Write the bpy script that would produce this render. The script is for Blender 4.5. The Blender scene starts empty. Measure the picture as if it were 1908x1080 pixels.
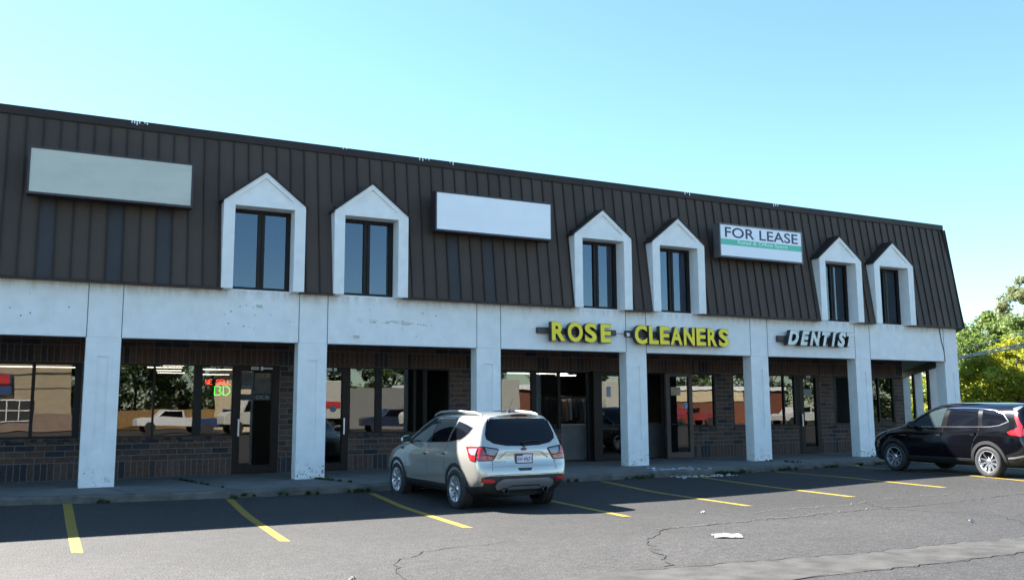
import bpy, bmesh, math, random
import numpy as np
from mathutils import Vector, Matrix
from mathutils.bvhtree import BVHTree

random.seed(7); RS = np.random.RandomState(7)
sc = bpy.context.scene
COL = sc.collection
R = math.radians

# ------------------------------------------------------------------ camera
cam_d = bpy.data.cameras.new("camera"); cam = bpy.data.objects.new("camera", cam_d); COL.objects.link(cam)
sc.camera = cam
cam_d.sensor_width = 36.0; cam_d.lens = 36.0*1690.7/1908.0
cam_d.clip_start = 0.1; cam_d.clip_end = 3000
YAW, PITCH, ROLL = 0.4761, 0.1319, -0.0060
fw = Vector((math.sin(YAW)*math.cos(PITCH), math.cos(YAW)*math.cos(PITCH), math.sin(PITCH)))
rt = Vector((math.cos(YAW), -math.sin(YAW), 0)); up = rt.cross(fw)
rt2 = rt*math.cos(ROLL)+up*math.sin(ROLL); up2 = up*math.cos(ROLL)-rt*math.sin(ROLL)
M = Matrix((rt2, up2, -fw)).transposed().to_4x4(); M.translation = Vector((0.194, -19.83, 1.579))
cam.matrix_world = M

# ------------------------------------------------------------------ world, sun, exposure
SUN = Vector((-0.68, 0.80, 1.0)).normalized()      # towards the sun
EL = math.asin(SUN.z); AZ = math.atan2(SUN.x, SUN.y)
w = bpy.data.worlds.new("World"); sc.world = w; w.use_nodes = True
wn = w.node_tree; bg = wn.nodes['Background']
sky = wn.nodes.new('ShaderNodeTexSky'); sky.sky_type = 'NISHITA'; sky.sun_disc = False
sky.sun_elevation = EL; sky.sun_rotation = AZ; sky.air_density = 1.0; sky.dust_density = 0.15; sky.ozone_density = 1.3
hs = wn.nodes.new('ShaderNodeMix'); hs.data_type = 'RGBA'; hs.blend_type = 'MULTIPLY'; hs.inputs[0].default_value = 1.0
hs.inputs[7].default_value = (0.77, 0.967, 1.0, 1)
wn.links.new(sky.outputs[0], hs.inputs[6]); wn.links.new(hs.outputs[2], bg.inputs[0])
bg.inputs[1].default_value = 0.055
sl = bpy.data.lights.new("sun", 'SUN'); sl.energy = 5.0; sl.angle = R(0.5); sl.color = (1.0, 0.95, 0.88)
so = bpy.data.objects.new("sun", sl); COL.objects.link(so)
so.rotation_mode = 'QUATERNION'; so.rotation_quaternion = SUN.to_track_quat('Z', 'Y')
sc.view_settings.view_transform = 'Standard'; sc.view_settings.look = 'None'; sc.view_settings.gamma = 1
sc.view_settings.exposure = 2.56
sc.cycles.max_bounces = 8; sc.cycles.transparent_max_bounces = 12; sc.cycles.glossy_bounces = 5

# ------------------------------------------------------------------ helpers
def srgb(r, g, b):
    f = lambda c: (c/255/12.92) if c/255 <= .04045 else ((c/255+.055)/1.055)**2.4
    return (f(r), f(g), f(b))
def mat(name, col, rough=.6, metal=0, spec=.5, var=None, bump=None, coat=0, emit=None, emit_s=0, attr=None, stretch=None):
    """var=(scale, amount) noise value variation; bump=(scale, strength); attr=(name) multiplies by a vertex colour"""
    m = bpy.data.materials.new(name); m.use_nodes = True; nt = m.node_tree; N = nt.nodes; L = nt.links
    b = N['Principled BSDF']
    b.inputs['Base Color'].default_value = (*col, 1); b.inputs['Roughness'].default_value = rough
    b.inputs['Metallic'].default_value = metal; b.inputs['Specular IOR Level'].default_value = spec
    b.inputs['Coat Weight'].default_value = coat; b.inputs['Coat Roughness'].default_value = .04
    if emit: b.inputs['Emission Color'].default_value = (*emit, 1); b.inputs['Emission Strength'].default_value = emit_s
    tc = N.new('ShaderNodeTexCoord'); src = tc.outputs['Object']
    if stretch:
        mp = N.new('ShaderNodeMapping'); mp.inputs['Scale'].default_value = stretch; L.new(src, mp.inputs[0]); src = mp.outputs[0]
    cur = None
    if attr:
        a = N.new('ShaderNodeVertexColor'); a.layer_name = attr; cur = a.outputs[0]
    if var:
        n = N.new('ShaderNodeTexNoise'); n.inputs['Scale'].default_value = var[0]; n.inputs['Detail'].default_value = 6
        L.new(src, n.inputs['Vector'])
        r_ = N.new('ShaderNodeMapRange'); r_.inputs[1].default_value = .3; r_.inputs[2].default_value = .7
        r_.inputs[3].default_value = 1-var[1]; r_.inputs[4].default_value = 1+var[1]; L.new(n.outputs[0], r_.inputs[0])
        x = N.new('ShaderNodeMix'); x.data_type = 'RGBA'; x.blend_type = 'MULTIPLY'; x.inputs[0].default_value = 1
        if cur: L.new(cur, x.inputs[6])
        else: x.inputs[6].default_value = (*col, 1)
        L.new(r_.outputs[0], x.inputs[7]); cur = x.outputs[2]
    if cur: L.new(cur, b.inputs['Base Color'])
    if bump:
        n = N.new('ShaderNodeTexNoise'); n.inputs['Scale'].default_value = bump[0]; n.inputs['Detail'].default_value = 4
        L.new(src, n.inputs['Vector']); bp = N.new('ShaderNodeBump'); bp.inputs['Strength'].default_value = bump[1]
        bp.inputs['Distance'].default_value = .02; L.new(n.outputs[0], bp.inputs['Height']); L.new(bp.outputs[0], b.inputs['Normal'])
    return m
def glass(name, tint, refl, wob=.06, dark=.5):
    m = bpy.data.materials.new(name); m.use_nodes = True; nt = m.node_tree; N = nt.nodes; L = nt.links; N.clear()
    o = N.new('ShaderNodeOutputMaterial'); mx = N.new('ShaderNodeMixShader'); t = N.new('ShaderNodeBsdfTransparent'); g = N.new('ShaderNodeBsdfGlossy')
    t.inputs[0].default_value = (*[c*dark for c in tint], 1); g.inputs[0].default_value = (*tint, 1); g.inputs['Roughness'].default_value = .004
    fr = N.new('ShaderNodeFresnel'); fr.inputs[0].default_value = 1.5
    ma = N.new('ShaderNodeMath'); ma.operation = 'ADD'; ma.inputs[1].default_value = refl; ma.use_clamp = True; L.new(fr.outputs[0], ma.inputs[0])
    tc = N.new('ShaderNodeTexCoord'); n = N.new('ShaderNodeTexNoise'); n.inputs['Scale'].default_value = 1.1; n.inputs['Detail'].default_value = 1.5; L.new(tc.outputs['Object'], n.inputs['Vector'])
    bp = N.new('ShaderNodeBump'); bp.inputs['Strength'].default_value = wob; bp.inputs['Distance'].default_value = .02
    L.new(n.outputs[0], bp.inputs['Height']); L.new(bp.outputs[0], g.inputs['Normal'])
    L.new(ma.outputs[0], mx.inputs[0]); L.new(t.outputs[0], mx.inputs[1]); L.new(g.outputs[0], mx.inputs[2]); L.new(mx.outputs[0], o.inputs[0])
    return m
class MB:
    def __init__(s): s.v = []; s.f = []; s.m = []; s.c = []
    def box(s, x0, x1, y0, y1, z0, z1, m=0, c=None, T=None):
        P = [(x0,y0,z0),(x1,y0,z0),(x1,y1,z0),(x0,y1,z0),(x0,y0,z1),(x1,y0,z1),(x1,y1,z1),(x0,y1,z1)]
        if T is not None: P = [tuple(T @ Vector(p)) for p in P]
        b = len(s.v); s.v += P
        for q in ((0,3,2,1),(4,5,6,7),(0,1,5,4),(1,2,6,5),(2,3,7,6),(3,0,4,7)):
            s.f.append([b+i for i in q]); s.m.append(m); s.c.append(c)
        return s
    def face(s, P, m=0, c=None):
        b = len(s.v); s.v += [tuple(p) for p in P]; s.f.append(list(range(b, b+len(P)))); s.m.append(m); s.c.append(c); return s
    def prism(s, poly, y0, y1, m=0, c=None, ax='y'):
        """poly of (x,z), counter-clockwise seen from -Y, extruded y0->y1"""
        n = len(poly); b = len(s.v)
        mk = (lambda a, h, t: (a, t, h)) if ax == 'y' else ((lambda a, h, t: (t, a, h)) if ax == 'x' else (lambda a, h, t: (a, h, t)))
        s.v += [mk(a, h, y0) for a, h in poly]+[mk(a, h, y1) for a, h in poly]
        s.f.append(list(range(b, b+n))); s.f.append(list(range(b+2*n-1, b+n-1, -1)))
        for i in range(n):
            j = (i+1) % n; s.f.append([b+i, b+n+i, b+n+j, b+j])
        s.m += [m]*(n+2); s.c += [c]*(n+2); return s
    def tube(s, pts, r, n=8, m=0, cap=True, c=None):
        pts = [Vector(p) for p in pts]; rr = r if isinstance(r, (list, tuple)) else [r]*len(pts); b = len(s.v); k = len(pts)
        for i, p in enumerate(pts):
            d = (pts[min(i+1, k-1)]-pts[max(i-1, 0)]).normalized()
            a = d.orthogonal().normalized() if i == 0 else (a-d*a.dot(d)).normalized()
            e = d.cross(a)
            for j in range(n):
                t = 2*math.pi*j/n; s.v.append(tuple(p+(a*math.cos(t)+e*math.sin(t))*rr[i]))
        for i in range(k-1):
            for j in range(n):
                q = (j+1) % n; s.f.append([b+i*n+j, b+i*n+q, b+(i+1)*n+q, b+(i+1)*n+j]); s.m.append(m); s.c.append(c)
        if cap:
            s.f.append([b+j for j in range(n)][::-1]); s.f.append([b+(k-1)*n+j for j in range(n)]); s.m += [m, m]; s.c += [c, c]
        return s
    def lathe(s, prof, n, T, m=0, c=None):
        """prof: (r, h) closed list; axis = local z of T"""
        b = len(s.v); k = len(prof)
        for i in range(n):
            t = 2*math.pi*i/n
            for r, h in prof: s.v.append(tuple(T @ Vector((r*math.cos(t), r*math.sin(t), h))))
        for i in range(n):
            for j in range(k-1):
                i2 = (i+1) % n; s.f.append([b+i*k+j, b+i2*k+j, b+i2*k+j+1, b+i*k+j+1]); s.m.append(m); s.c.append(c)
        return s
    def sweep(s, prof, path, m=0, closed=True, c=None):
        """prof (d outward, z), path of xy, outward is to the right of travel"""
        b = len(s.v); k = len(prof); n = len(path); nor = []
        for i in range(n-1):
            d = Vector(path[i+1])-Vector(path[i]); d.normalize(); nor.append(Vector((d.y, -d.x)))
        for i in range(n):
            if i == 0: o = nor[0]
            elif i == n-1: o = nor[-1]
            else: o = (nor[i-1]+nor[i]); o = o/(o.length_squared/2)
            for d, z in prof: s.v.append((path[i][0]+o.x*d, path[i][1]+o.y*d, z))
        for i in range(n-1):
            for j in range(k if closed else k-1):
                j2 = (j+1) % k; s.f.append([b+i*k+j, b+(i+1)*k+j, b+(i+1)*k+j2, b+i*k+j2]); s.m.append(m); s.c.append(c)
        if closed:
            s.f.append([b+j for j in range(k)]); s.f.append([b+(n-1)*k+j for j in range(k)][::-1]); s.m += [m, m]; s.c += [c, c]
        return s
    def build(s, name, mats, parent=None, smooth=False, fix=True, bevel=0):
        me = bpy.data.meshes.new(name); me.from_pydata(s.v, [], s.f)
        mats = mats if isinstance(mats, (list, tuple)) else [mats]
        for q in mats: me.materials.append(q)
        me.polygons.foreach_set('material_index', s.m)
        if any(c is not None for c in s.c):
            ca = me.color_attributes.new('col', 'FLOAT_COLOR', 'CORNER'); arr = []
            for f, c in zip(s.f, s.c):
                c = c or (1, 1, 1); arr += [c[0], c[1], c[2], 1]*len(f)
            ca.data.foreach_set('color', arr)
        if fix:
            bm = bmesh.new(); bm.from_mesh(me); bmesh.ops.recalc_face_normals(bm, faces=bm.faces)
            if bevel: bmesh.ops.bevel(bm, geom=bm.edges[:], offset=bevel, segments=2, profile=.5, affect='EDGES', clamp_overlap=True)
            bm.to_mesh(me); bm.free()
        if smooth: me.polygons.foreach_set('use_smooth', [True]*len(me.polygons))
        me.update(); o = bpy.data.objects.new(name, me); COL.objects.link(o)
        if parent: o.parent = parent
        return o
def tag(o, label=None, cat=None, group=None, kind=None):
    if label: o['label'] = label
    if cat: o['category'] = cat
    if group: o['group'] = group
    if kind: o['kind'] = kind
    return o
def thing(name, label, cat, loc=(0,0,0), rz=0, group=None):
    o = bpy.data.objects.new(name, None); COL.objects.link(o); o.location = loc; o.rotation_euler = (0, 0, rz); o.empty_display_size = .3
    return tag(o, label, cat, group)
def local(ob, parent):
    """mesh built in world coordinates becomes a child of a thing that stands elsewhere"""
    ob.parent = parent
    mi = (Matrix.Translation(parent.location) @ parent.rotation_euler.to_matrix().to_4x4()).inverted()
    ob.data.transform(mi); return ob
def text_bm(s, depth, bold=0, shear=0, spacing=1):
    cu = bpy.data.curves.new('t', 'FONT'); cu.body = s; cu.extrude = depth/2; cu.offset = bold; cu.shear = shear; cu.space_character = spacing; cu.resolution_u = 5
    ob = bpy.data.objects.new('t', cu); COL.objects.link(ob); dg = bpy.context.evaluated_depsgraph_get(); dg.update()
    me = bpy.data.meshes.new_from_object(ob.evaluated_get(dg)); bpy.data.objects.remove(ob); bpy.data.curves.remove(cu); return me
def text_at(name, s, box, yf, depth, m, parent=None, bold=0, shear=0, plane=None, mirror=False, spacing=1):
    """text fitted into box (x0,x1,z0,z1), facing -Y with its front at y=yf"""
    me = text_bm(s, max(depth, .001), bold, shear, spacing); me.name = name
    co = np.empty(len(me.vertices)*3); me.vertices.foreach_get('co', co); co = co.reshape(-1, 3)
    a, b = co.min(0), co.max(0); x0, x1, z0, z1 = box; u = (co[:,0]-a[0])/(b[0]-a[0]); v = (co[:,1]-a[1])/(b[1]-a[1]); t = (co[:,2]-a[2])/max(b[2]-a[2], 1e-6)
    if mirror: u = 1-u
    out = np.stack([x0+u*(x1-x0), yf+(1-t)*depth, z0+v*(z1-z0)], 1)
    if plane is not None: out = np.array([tuple(plane @ Vector(q)) for q in out])
    me.vertices.foreach_set('co', out.ravel()); me.materials.clear(); me.materials.append(m)
    bm = bmesh.new(); bm.from_mesh(me); bmesh.ops.recalc_face_normals(bm, faces=bm.faces); bm.to_mesh(me); bm.free(); me.update()
    o = bpy.data.objects.new(name, me); COL.objects.link(o)
    if parent: o.parent = parent
    return o
def sm(t): t = min(max(t, 0), 1); return t*t*(3-2*t)
def G(x, y): return (-.08*(1-sm((x-10)/7))+.05*sm((x-13)/6))*sm((-y-2.0)/3)

# ------------------------------------------------------------------ materials
def stucco_mat(name, col, dirt=True):
    m = mat(name, col, .85, var=(3.5, .05), bump=(60, .25)); nt = m.node_tree; N = nt.nodes; L = nt.links; b = N['Principled BSDF']
    tc = N.new('ShaderNodeTexCoord'); mp = N.new('ShaderNodeMapping'); mp.inputs['Scale'].default_value = (1.2, 1.2, .35); L.new(tc.outputs['Object'], mp.inputs[0])
    n = N.new('ShaderNodeTexNoise'); n.inputs['Scale'].default_value = 2.2; n.inputs['Detail'].default_value = 9; n.inputs['Roughness'].default_value = .65; L.new(mp.outputs[0], n.inputs['Vector'])
    cr = N.new('ShaderNodeMapRange'); cr.inputs[1].default_value = .52; cr.inputs[2].default_value = .75; L.new(n.outputs[0], cr.inputs[0])
    x = N.new('ShaderNodeMix'); x.data_type = 'RGBA'; L.new(cr.outputs[0], x.inputs[0])
    src = b.inputs['Base Color'].links[0].from_socket; L.new(src, x.inputs[6]); x.inputs[7].default_value = (.50, .47, .42, 1)
    sc_ = N.new('ShaderNodeMath'); sc_.operation = 'MULTIPLY'; sc_.inputs[1].default_value = .20; L.new(cr.outputs[0], sc_.inputs[0]); L.new(sc_.outputs[0], x.inputs[0])
    cur = x.outputs[2]
    # rust-brown run-off just below the metal skirt and scuffs near the pavement
    sx = N.new('ShaderNodeSeparateXYZ'); L.new(tc.outputs['Object'], sx.inputs[0])
    for a, c_, colr, amt, nscale in (((3.92, 4.2), 'top', (.34, .27, .19, 1), .75, (5, 5, 1.2)), ((.62, .12), 'low', (.28, .26, .22, 1), .8, (9, 9, 9))):
        r1 = N.new('ShaderNodeMapRange'); r1.inputs[1].default_value = a[0]; r1.inputs[2].default_value = a[1]; L.new(sx.outputs[2], r1.inputs[0])
        if c_ == 'top':
            lt = N.new('ShaderNodeMath'); lt.operation = 'LESS_THAN'; lt.inputs[1].default_value = 4.163; L.new(sx.outputs[2], lt.inputs[0]); mm = N.new('ShaderNodeMath'); mm.operation = 'MULTIPLY'; L.new(lt.outputs[0], mm.inputs[0]); L.new(r1.outputs[0], mm.inputs[1]); r1 = mm
        mp2 = N.new('ShaderNodeMapping'); mp2.inputs['Scale'].default_value = nscale; L.new(tc.outputs['Object'], mp2.inputs[0])
        n2 = N.new('ShaderNodeTexNoise'); n2.inputs['Scale'].default_value = 1.0; n2.inputs['Detail'].default_value = 7; n2.inputs['Roughness'].default_value = .7; L.new(mp2.outputs[0], n2.inputs['Vector'])
        r2 = N.new('ShaderNodeMapRange'); r2.inputs[1].default_value = .42 if c_ == 'top' else .54; r2.inputs[2].default_value = .68 if c_ == 'top' else .62; L.new(n2.outputs[0], r2.inputs[0])
        mu = N.new('ShaderNodeMath'); mu.operation = 'MULTIPLY'; L.new(r1.outputs[0], mu.inputs[0]); L.new(r2.outputs[0], mu.inputs[1])
        mu2 = N.new('ShaderNodeMath'); mu2.operation = 'MULTIPLY'; mu2.inputs[1].default_value = amt; L.new(mu.outputs[0], mu2.inputs[0])
        y = N.new('ShaderNodeMix'); y.data_type = 'RGBA'; L.new(mu2.outputs[0], y.inputs[0]); L.new(cur, y.inputs[6]); y.inputs[7].default_value = colr; cur = y.outputs[2]
    L.new(cur, b.inputs['Base Color'])
    return m
STUCCO = stucco_mat('white_stucco', (.83, .825, .81))
ROOF = mat('brown_standing_seam_metal', (.040, .032, .028), .55, spec=.22, var=(1.1, .10), attr='col', bump=(1.5, .25))
ROOFTRIM = mat('dark_brown_metal', (.030, .021, .018), .5, spec=.25, var=(2, .15))
BRICK = mat('brick', (.08, .05, .04), .8, spec=.2, attr='col', var=(14, .25), bump=(90, .3))
MORTAR = mat('mortar', (.15, .143, .135), .9, var=(20, .2))
BRONZE = mat('dark_bronze_frame', (.014, .011, .010), .5, spec=.25, var=(5, .15))
BRONZE2 = mat('brown_door_frame', (.020, .011, .008), .5, spec=.25, var=(5, .15))
PANE = glass('storefront_glass', (.84, .82, .77), .070, wob=.06)
PANEUP = glass('upper_window_glass', (.60, .69, .82), .085, .03)
DARK = mat('dark_interior', (.03, .03, .032), .9)
CARPET = mat('interior_floor', (.06, .055, .05), .9)
CEIL = mat('interior_ceiling', (.10, .10, .10), .9)
TUBE = mat('fluorescent_tube', (.9, .9, .9), .5, emit=(1, .98, .9), emit_s=2.0)
SOFFIT = mat('grey_soffit', (.22, .22, .21), .8, var=(3, .1))
ALU = mat('brushed_aluminium', (.55, .56, .57), .35, .9)
CONC = mat('concrete', (.14, .14, .13), .9, var=(2.2, .22), bump=(50, .3))
WHITE = mat('white_plastic', (.80, .82, .84), .4)

# ------------------------------------------------------------------ ground
def ground_mat():
    m = mat('asphalt', (.12, .12, .12), .82); nt = m.node_tree; N = nt.nodes; L = nt.links; b = N['Principled BSDF']; tc = N.new('ShaderNodeTexCoord'); src = tc.outputs['Object']
    def noise(s, d=5, ro=.6):
        n = N.new('ShaderNodeTexNoise'); n.inputs['Scale'].default_value = s; n.inputs['Detail'].default_value = d; n.inputs['Roughness'].default_value = ro; L.new(src, n.inputs['Vector']); return n.outputs[0]
    def mr(x, a, b_, c, d):
        r = N.new('ShaderNodeMapRange'); r.inputs[1].default_value = a; r.inputs[2].default_value = b_; r.inputs[3].default_value = c; r.inputs[4].default_value = d; L.new(x, r.inputs[0]); return r.outputs[0]
    def mul(x, y):
        q = N.new('ShaderNodeMath'); q.operation = 'MULTIPLY'; L.new(x, q.inputs[0]); L.new(y, q.inputs[1]); return q.outputs[0]
    v = N.new('ShaderNodeTexVoronoi'); v.inputs['Scale'].default_value = 30; L.new(src, v.inputs['Vector'])
    sp = N.new('ShaderNodeSeparateColor'); L.new(v.outputs['Color'], sp.inputs[0])
    st = mul(mr(sp.outputs[0], .0, 1.0, .62, 1.38), mr(noise(18, 6, .8), .35, .65, .75, 1.25))
    big = mr(noise(.35, 6), .3, .7, .82, 1.22); mid = mr(noise(2.6, 8, .7), .3, .7, .86, 1.14)
    # worn, sun-bleached towards the left of the lot, darker towards the right; bays also darkened to deepen the building's shade
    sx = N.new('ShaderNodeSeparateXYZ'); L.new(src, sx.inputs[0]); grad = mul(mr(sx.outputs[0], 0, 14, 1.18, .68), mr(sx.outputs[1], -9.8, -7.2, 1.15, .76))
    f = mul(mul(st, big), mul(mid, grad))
    x = N.new('ShaderNodeMix'); x.data_type = 'RGBA'; x.blend_type = 'MULTIPLY'; x.inputs[0].default_value = 1; x.inputs[6].default_value = (.0265, .0253, .0242, 1); L.new(f, x.inputs[7])
    # pale scuffs where the noise peaks
    L.new(x.outputs[2], b.inputs['Base Color'])
    sc1 = N.new('ShaderNodeMix'); sc1.data_type = 'RGBA'; n3 = noise(1.1, 12, .8); fac = mr(n3, .66, .73, 0, .5); L.new(fac, sc1.inputs[0]); L.new(x.outputs[2], sc1.inputs[6]); sc1.inputs[7].default_value = (.07, .068, .064, 1); L.new(sc1.outputs[2], b.inputs['Base Color'])
    bp = N.new('ShaderNodeBump'); bp.inputs['Strength'].default_value = .55; bp.inputs['Distance'].default_value = .012
    ad = N.new('ShaderNodeMath'); ad.operation = 'ADD'; L.new(noise(35, 4), ad.inputs[0]); L.new(v.outputs['Distance'], ad.inputs[1]); L.new(ad.outputs[0], bp.inputs['Height']); L.new(bp.outputs[0], b.inputs['Normal'])
    return m
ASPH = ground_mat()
xs = sorted(set([-800, -200, -60]+[round(-20+.8*i, 2) for i in range(70)]+[45, 60, 120, 250, 900]))
ys = sorted(set([-900, -250, -120, -80, -50, -30, -20]+[round(-16+.5*i, 2) for i in range(33)]+[2, 10, 40, 100, 300, 900]))
gv = [(x, y, G(x, y)) for y in ys for x in xs]; nx = len(xs)
gf = [[j*nx+i, j*nx+i+1, (j+1)*nx+i+1, (j+1)*nx+i] for j in range(len(ys)-1) for i in range(nx-1)]
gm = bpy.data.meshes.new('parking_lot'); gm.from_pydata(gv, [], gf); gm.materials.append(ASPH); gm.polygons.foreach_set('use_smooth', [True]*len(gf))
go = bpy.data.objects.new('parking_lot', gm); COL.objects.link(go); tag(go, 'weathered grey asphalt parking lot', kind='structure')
def drape(name, P, m, dz=.004, label=None, kind='structure', parent=None, width=None):
    """P = list of quads (4 xy points) draped over the lot"""
    mb = MB()
    for q in P:
        n = max(1, int((Vector(q[0])-Vector(q[3])).length/.4))
        for i in range(n):
            a, b_ = i/n, (i+1)/n; l = lambda p, r_, t: (p[0]+(r_[0]-p[0])*t, p[1]+(r_[1]-p[1])*t)
            c = [l(q[0], q[3], a), l(q[1], q[2], a), l(q[1], q[2], b_), l(q[0], q[3], b_)]
            mb.face([(x, y, G(x, y)+dz) for x, y in c])
    o = mb.build(name, m, parent); return tag(o, label, kind=kind)
def paint_mat():
    m = mat('yellow_road_paint', (.24, .165, .016), .7, var=(6, .12)); nt = m.node_tree; N = nt.nodes; L = nt.links; b = N['Principled BSDF']
    tc = N.new('ShaderNodeTexCoord'); n = N.new('ShaderNodeTexNoise'); n.inputs['Scale'].default_value = 9; n.inputs['Detail'].default_value = 9; n.inputs['Roughness'].default_value = .75; L.new(tc.outputs['Object'], n.inputs['Vector'])
    r_ = N.new('ShaderNodeMapRange'); r_.inputs[1].default_value = .56; r_.inputs[2].default_value = .68; L.new(n.outputs[0], r_.inputs[0])
    x = N.new('ShaderNodeMix'); x.data_type = 'RGBA'; L.new(r_.outputs[0], x.inputs[0]); L.new(b.inputs['Base Color'].links[0].from_socket, x.inputs[6]); x.inputs[7].default_value = (.06, .047, .027, 1); L.new(x.outputs[2], b.inputs['Base Color'])
    return m
PAINT = paint_mat()
LINES = [((.62,-1.6),(.77,-1.65),(.74,-7.56),(.61,-7.49)), ((3.29,-2.3),(3.42,-2.36),(3.155,-7.81),(3.03,-7.73)), ((5.95,-2.5),(6.08,-2.55),(5.78,-7.76),(5.65,-7.68)),
         ((8.80,-2.5),(8.93,-2.5),(8.52,-7.74),(8.39,-7.67)), ((11.36,-2.35),(11.49,-2.4),(11.185,-7.52),(11.06,-7.44)), ((14.02,-2.23),(14.15,-2.27),(13.66,-7.53),(13.53,-7.45)),
         ((16.80,-2.03),(16.93,-2.07),(16.18,-7.53),(16.05,-7.45)), ((20.25,-1.29),(20.38,-1.33),(18.70,-7.6),(18.57,-7.52)), ((-2.1,-1.3),(-1.97,-1.32),(-1.86,-7.5),(-1.99,-7.45)), ((23.1,-1.3),(23.24,-1.32),(21.5,-7.6),(21.37,-7.52))]
for i, q in enumerate(LINES): drape('parking_line', [q], PAINT, .004, 'worn yellow painted parking bay line')
def crack(pts, wd, seed, m, jit=.07, label='dark crack in the asphalt'):
    rs = random.Random(seed); P = []
    for a, b_ in zip(pts, pts[1:]):
        n = max(2, int(math.dist(a, b_)/.13))
        for i in range(n): t = i/n; P.append((a[0]+(b_[0]-a[0])*t+rs.uniform(-jit, jit), a[1]+(b_[1]-a[1])*t+rs.uniform(-jit, jit)))
    P.append(pts[-1]); Q = []
    W = [wd*.7*rs.uniform(.15, 1.3) for _ in P]
    side = []
    for i, p in enumerate(P):
        d = Vector(P[min(i+1, len(P)-1)])-Vector(P[max(i-1, 0)]); d.normalize(); n_ = Vector((-d.y, d.x))*W[i]/2; side.append(((p[0]+n_.x, p[1]+n_.y), (p[0]-n_.x, p[1]-n_.y)))
    for s0, s1 in zip(side, side[1:]): Q.append((s0[0], s0[1], s1[1], s1[0]))
    return drape('asphalt_crack', Q, m, .008, label)
CRK = mat('dark_crack', (.025, .024, .023), .95, var=(12, .3)); CRL = mat('crack_dust', (.09, .086, .08), .95, var=(15, .3))  # dark tone of cracks and slab joints, pale tone of gritty edges
crack([(6.25,-11.73),(6.87,-10.55),(7.22,-9.95),(8.04,-9.19),(9.73,-9.1),(12.11,-8.98),(14.25,-9.14),(16.18,-9.1),(19,-8.8)], .045, 1, CRK)
crack([(3.4,-11.5),(3.59,-10.5),(3.82,-9.96),(4.43,-9.41),(5.68,-9.24)], .03, 2, CRK)
crack([(8.0,-9.15),(9.73,-9.05),(12.11,-8.94),(13.2,-9.0)], .03, 3, CRL, .1, 'pale gritty edge of the long asphalt crack')
crack([(10.6,-8.2),(12.3,-8.35),(13.8,-8.1),(15.2,-8.3)], .03, 4, CRL, .12, 'pale scuffed seam right of the bays')
crack([(12.5,-11.9),(13.2,-10.6),(12.6,-9.1),(13.0,-8.3)], .03, 6, CRK)
crack([(9.3,-7.9),(9.9,-8.4),(10.2,-9.1)], .02, 5, CRK)
# pale concrete gutter strip crossing the lower right
CONC2 = mat('worn_concrete', (.036, .0345, .032), .9, var=(3.5, .45), bump=(40, .3))
U = [(3.4,-12.0),(5.63,-11.66),(6.19,-11.81),(7.23,-11.88),(8.69,-12.04),(10.39,-12.06),(11.42,-12.2),(16,-12.6),(30,-13.5)]
Lo = [(3.4,-13.4),(5.63,-13.0),(6.2,-12.95),(6.79,-12.91),(7.73,-12.93),(9.16,-12.97),(10.43,-12.93),(16,-13.5),(30,-14.6)]
drape('gutter_strip', [(Lo[i], Lo[i+1], U[i+1], U[i]) for i in range(len(U)-1)], CONC2, .004, 'pale worn concrete strip across the lot')
crack(U[1:8], .04, 9, CRK, .05); crack(Lo[1:8], .03, 10, CRK, .05)

# sidewalk with kerb
KE = [(-16,-.9),(-2.5,-1.15),(-.35,-1.52),(1.67,-1.95),(4.27,-2.18),(6.3,-2.10),(8.6,-2.12),(11.84,-2.15),(15.74,-2.0),(21.7,-1.15),(26.0,-.95),(27.6,-.95),(41,12.4)]
mb = MB(); mb.sweep([(0,-.3),(0,.10),(-.012,.128),(-.04,.137),(-.3,.137),(-.3,-.3)], KE)
KB = mb.build('curb', mat('kerb_concrete', (.11,.107,.095), .9, var=(4,.35), bump=(30,.6)), smooth=False); tag(KB, 'worn concrete kerb', kind='structure')
inner = []
for i, p in enumerate(KE):
    a = Vector(KE[max(i-1,0)]); b_ = Vector(KE[min(i+1,len(KE)-1)]); d = (b_-a).normalized(); inner.append((p[0]-d.y*.3, p[1]+d.x*.3))
mb = MB(); bk = [(-16,2.9),(-2.5,2.9),(-.35,2.9),(1.67,2.9),(4.27,2.9),(6.3,2.9),(8.6,2.9),(11.84,2.9),(15.74,2.9),(21.7,2.9),(25.5,2.9),(26.4,2.9),(37,14)]
for i in range(len(KE)-1): mb.face([(*inner[i],.136),(*inner[i+1],.136),(*bk[i+1],.136),(*bk[i],.136)])
tag(mb.build('sidewalk', CONC), 'grey concrete sidewalk under the arcade', kind='structure')
mb = MB()
for (x0, y0, x1, y1) in [(-1.7,2.4,-1.15,-1.4),(1.35,0,1.75,-1.95),(2.75,2.2,3.55,-2.15),(4.6,2.2,5.0,0),(5.6,-.1,6.1,-2.35),(9.4,-.1,9.5,-2.2),(13.9,-.1,14.3,-2.05),(18.4,-.1,18.5,-1.7),(22.6,-.05,22.7,-1.05),(8.2,2.3,8.2,-2.2),(16.2,2.3,16.3,-2.0)]:
    mb.face([(x0-.012,y0,.140),(x0+.012,y0,.140),(x1+.014,y1,.140),(x1-.014,y1,.140)])
tag(mb.build('sidewalk_joint', CRK), 'dark joints between sidewalk slabs', kind='structure')
GRASS = mat('weed_leaf', (.045, .075, .02), .7, attr='col')

# ------------------------------------------------------------------ the building
BD = thing('strip_mall', 'long white stucco strip mall with brown metal mansard roof, dormers and arcade of square columns', 'building', (-14, 0, 0))
def bpart(o, kind=None): return local(o, BD)
PATH = [(-14, 0), (26.88, 0), (26.88+16.6*.7071, 16.6*.7071)]
ZF, ZK, ZR = 3.08, 4.19, 7.655
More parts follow.
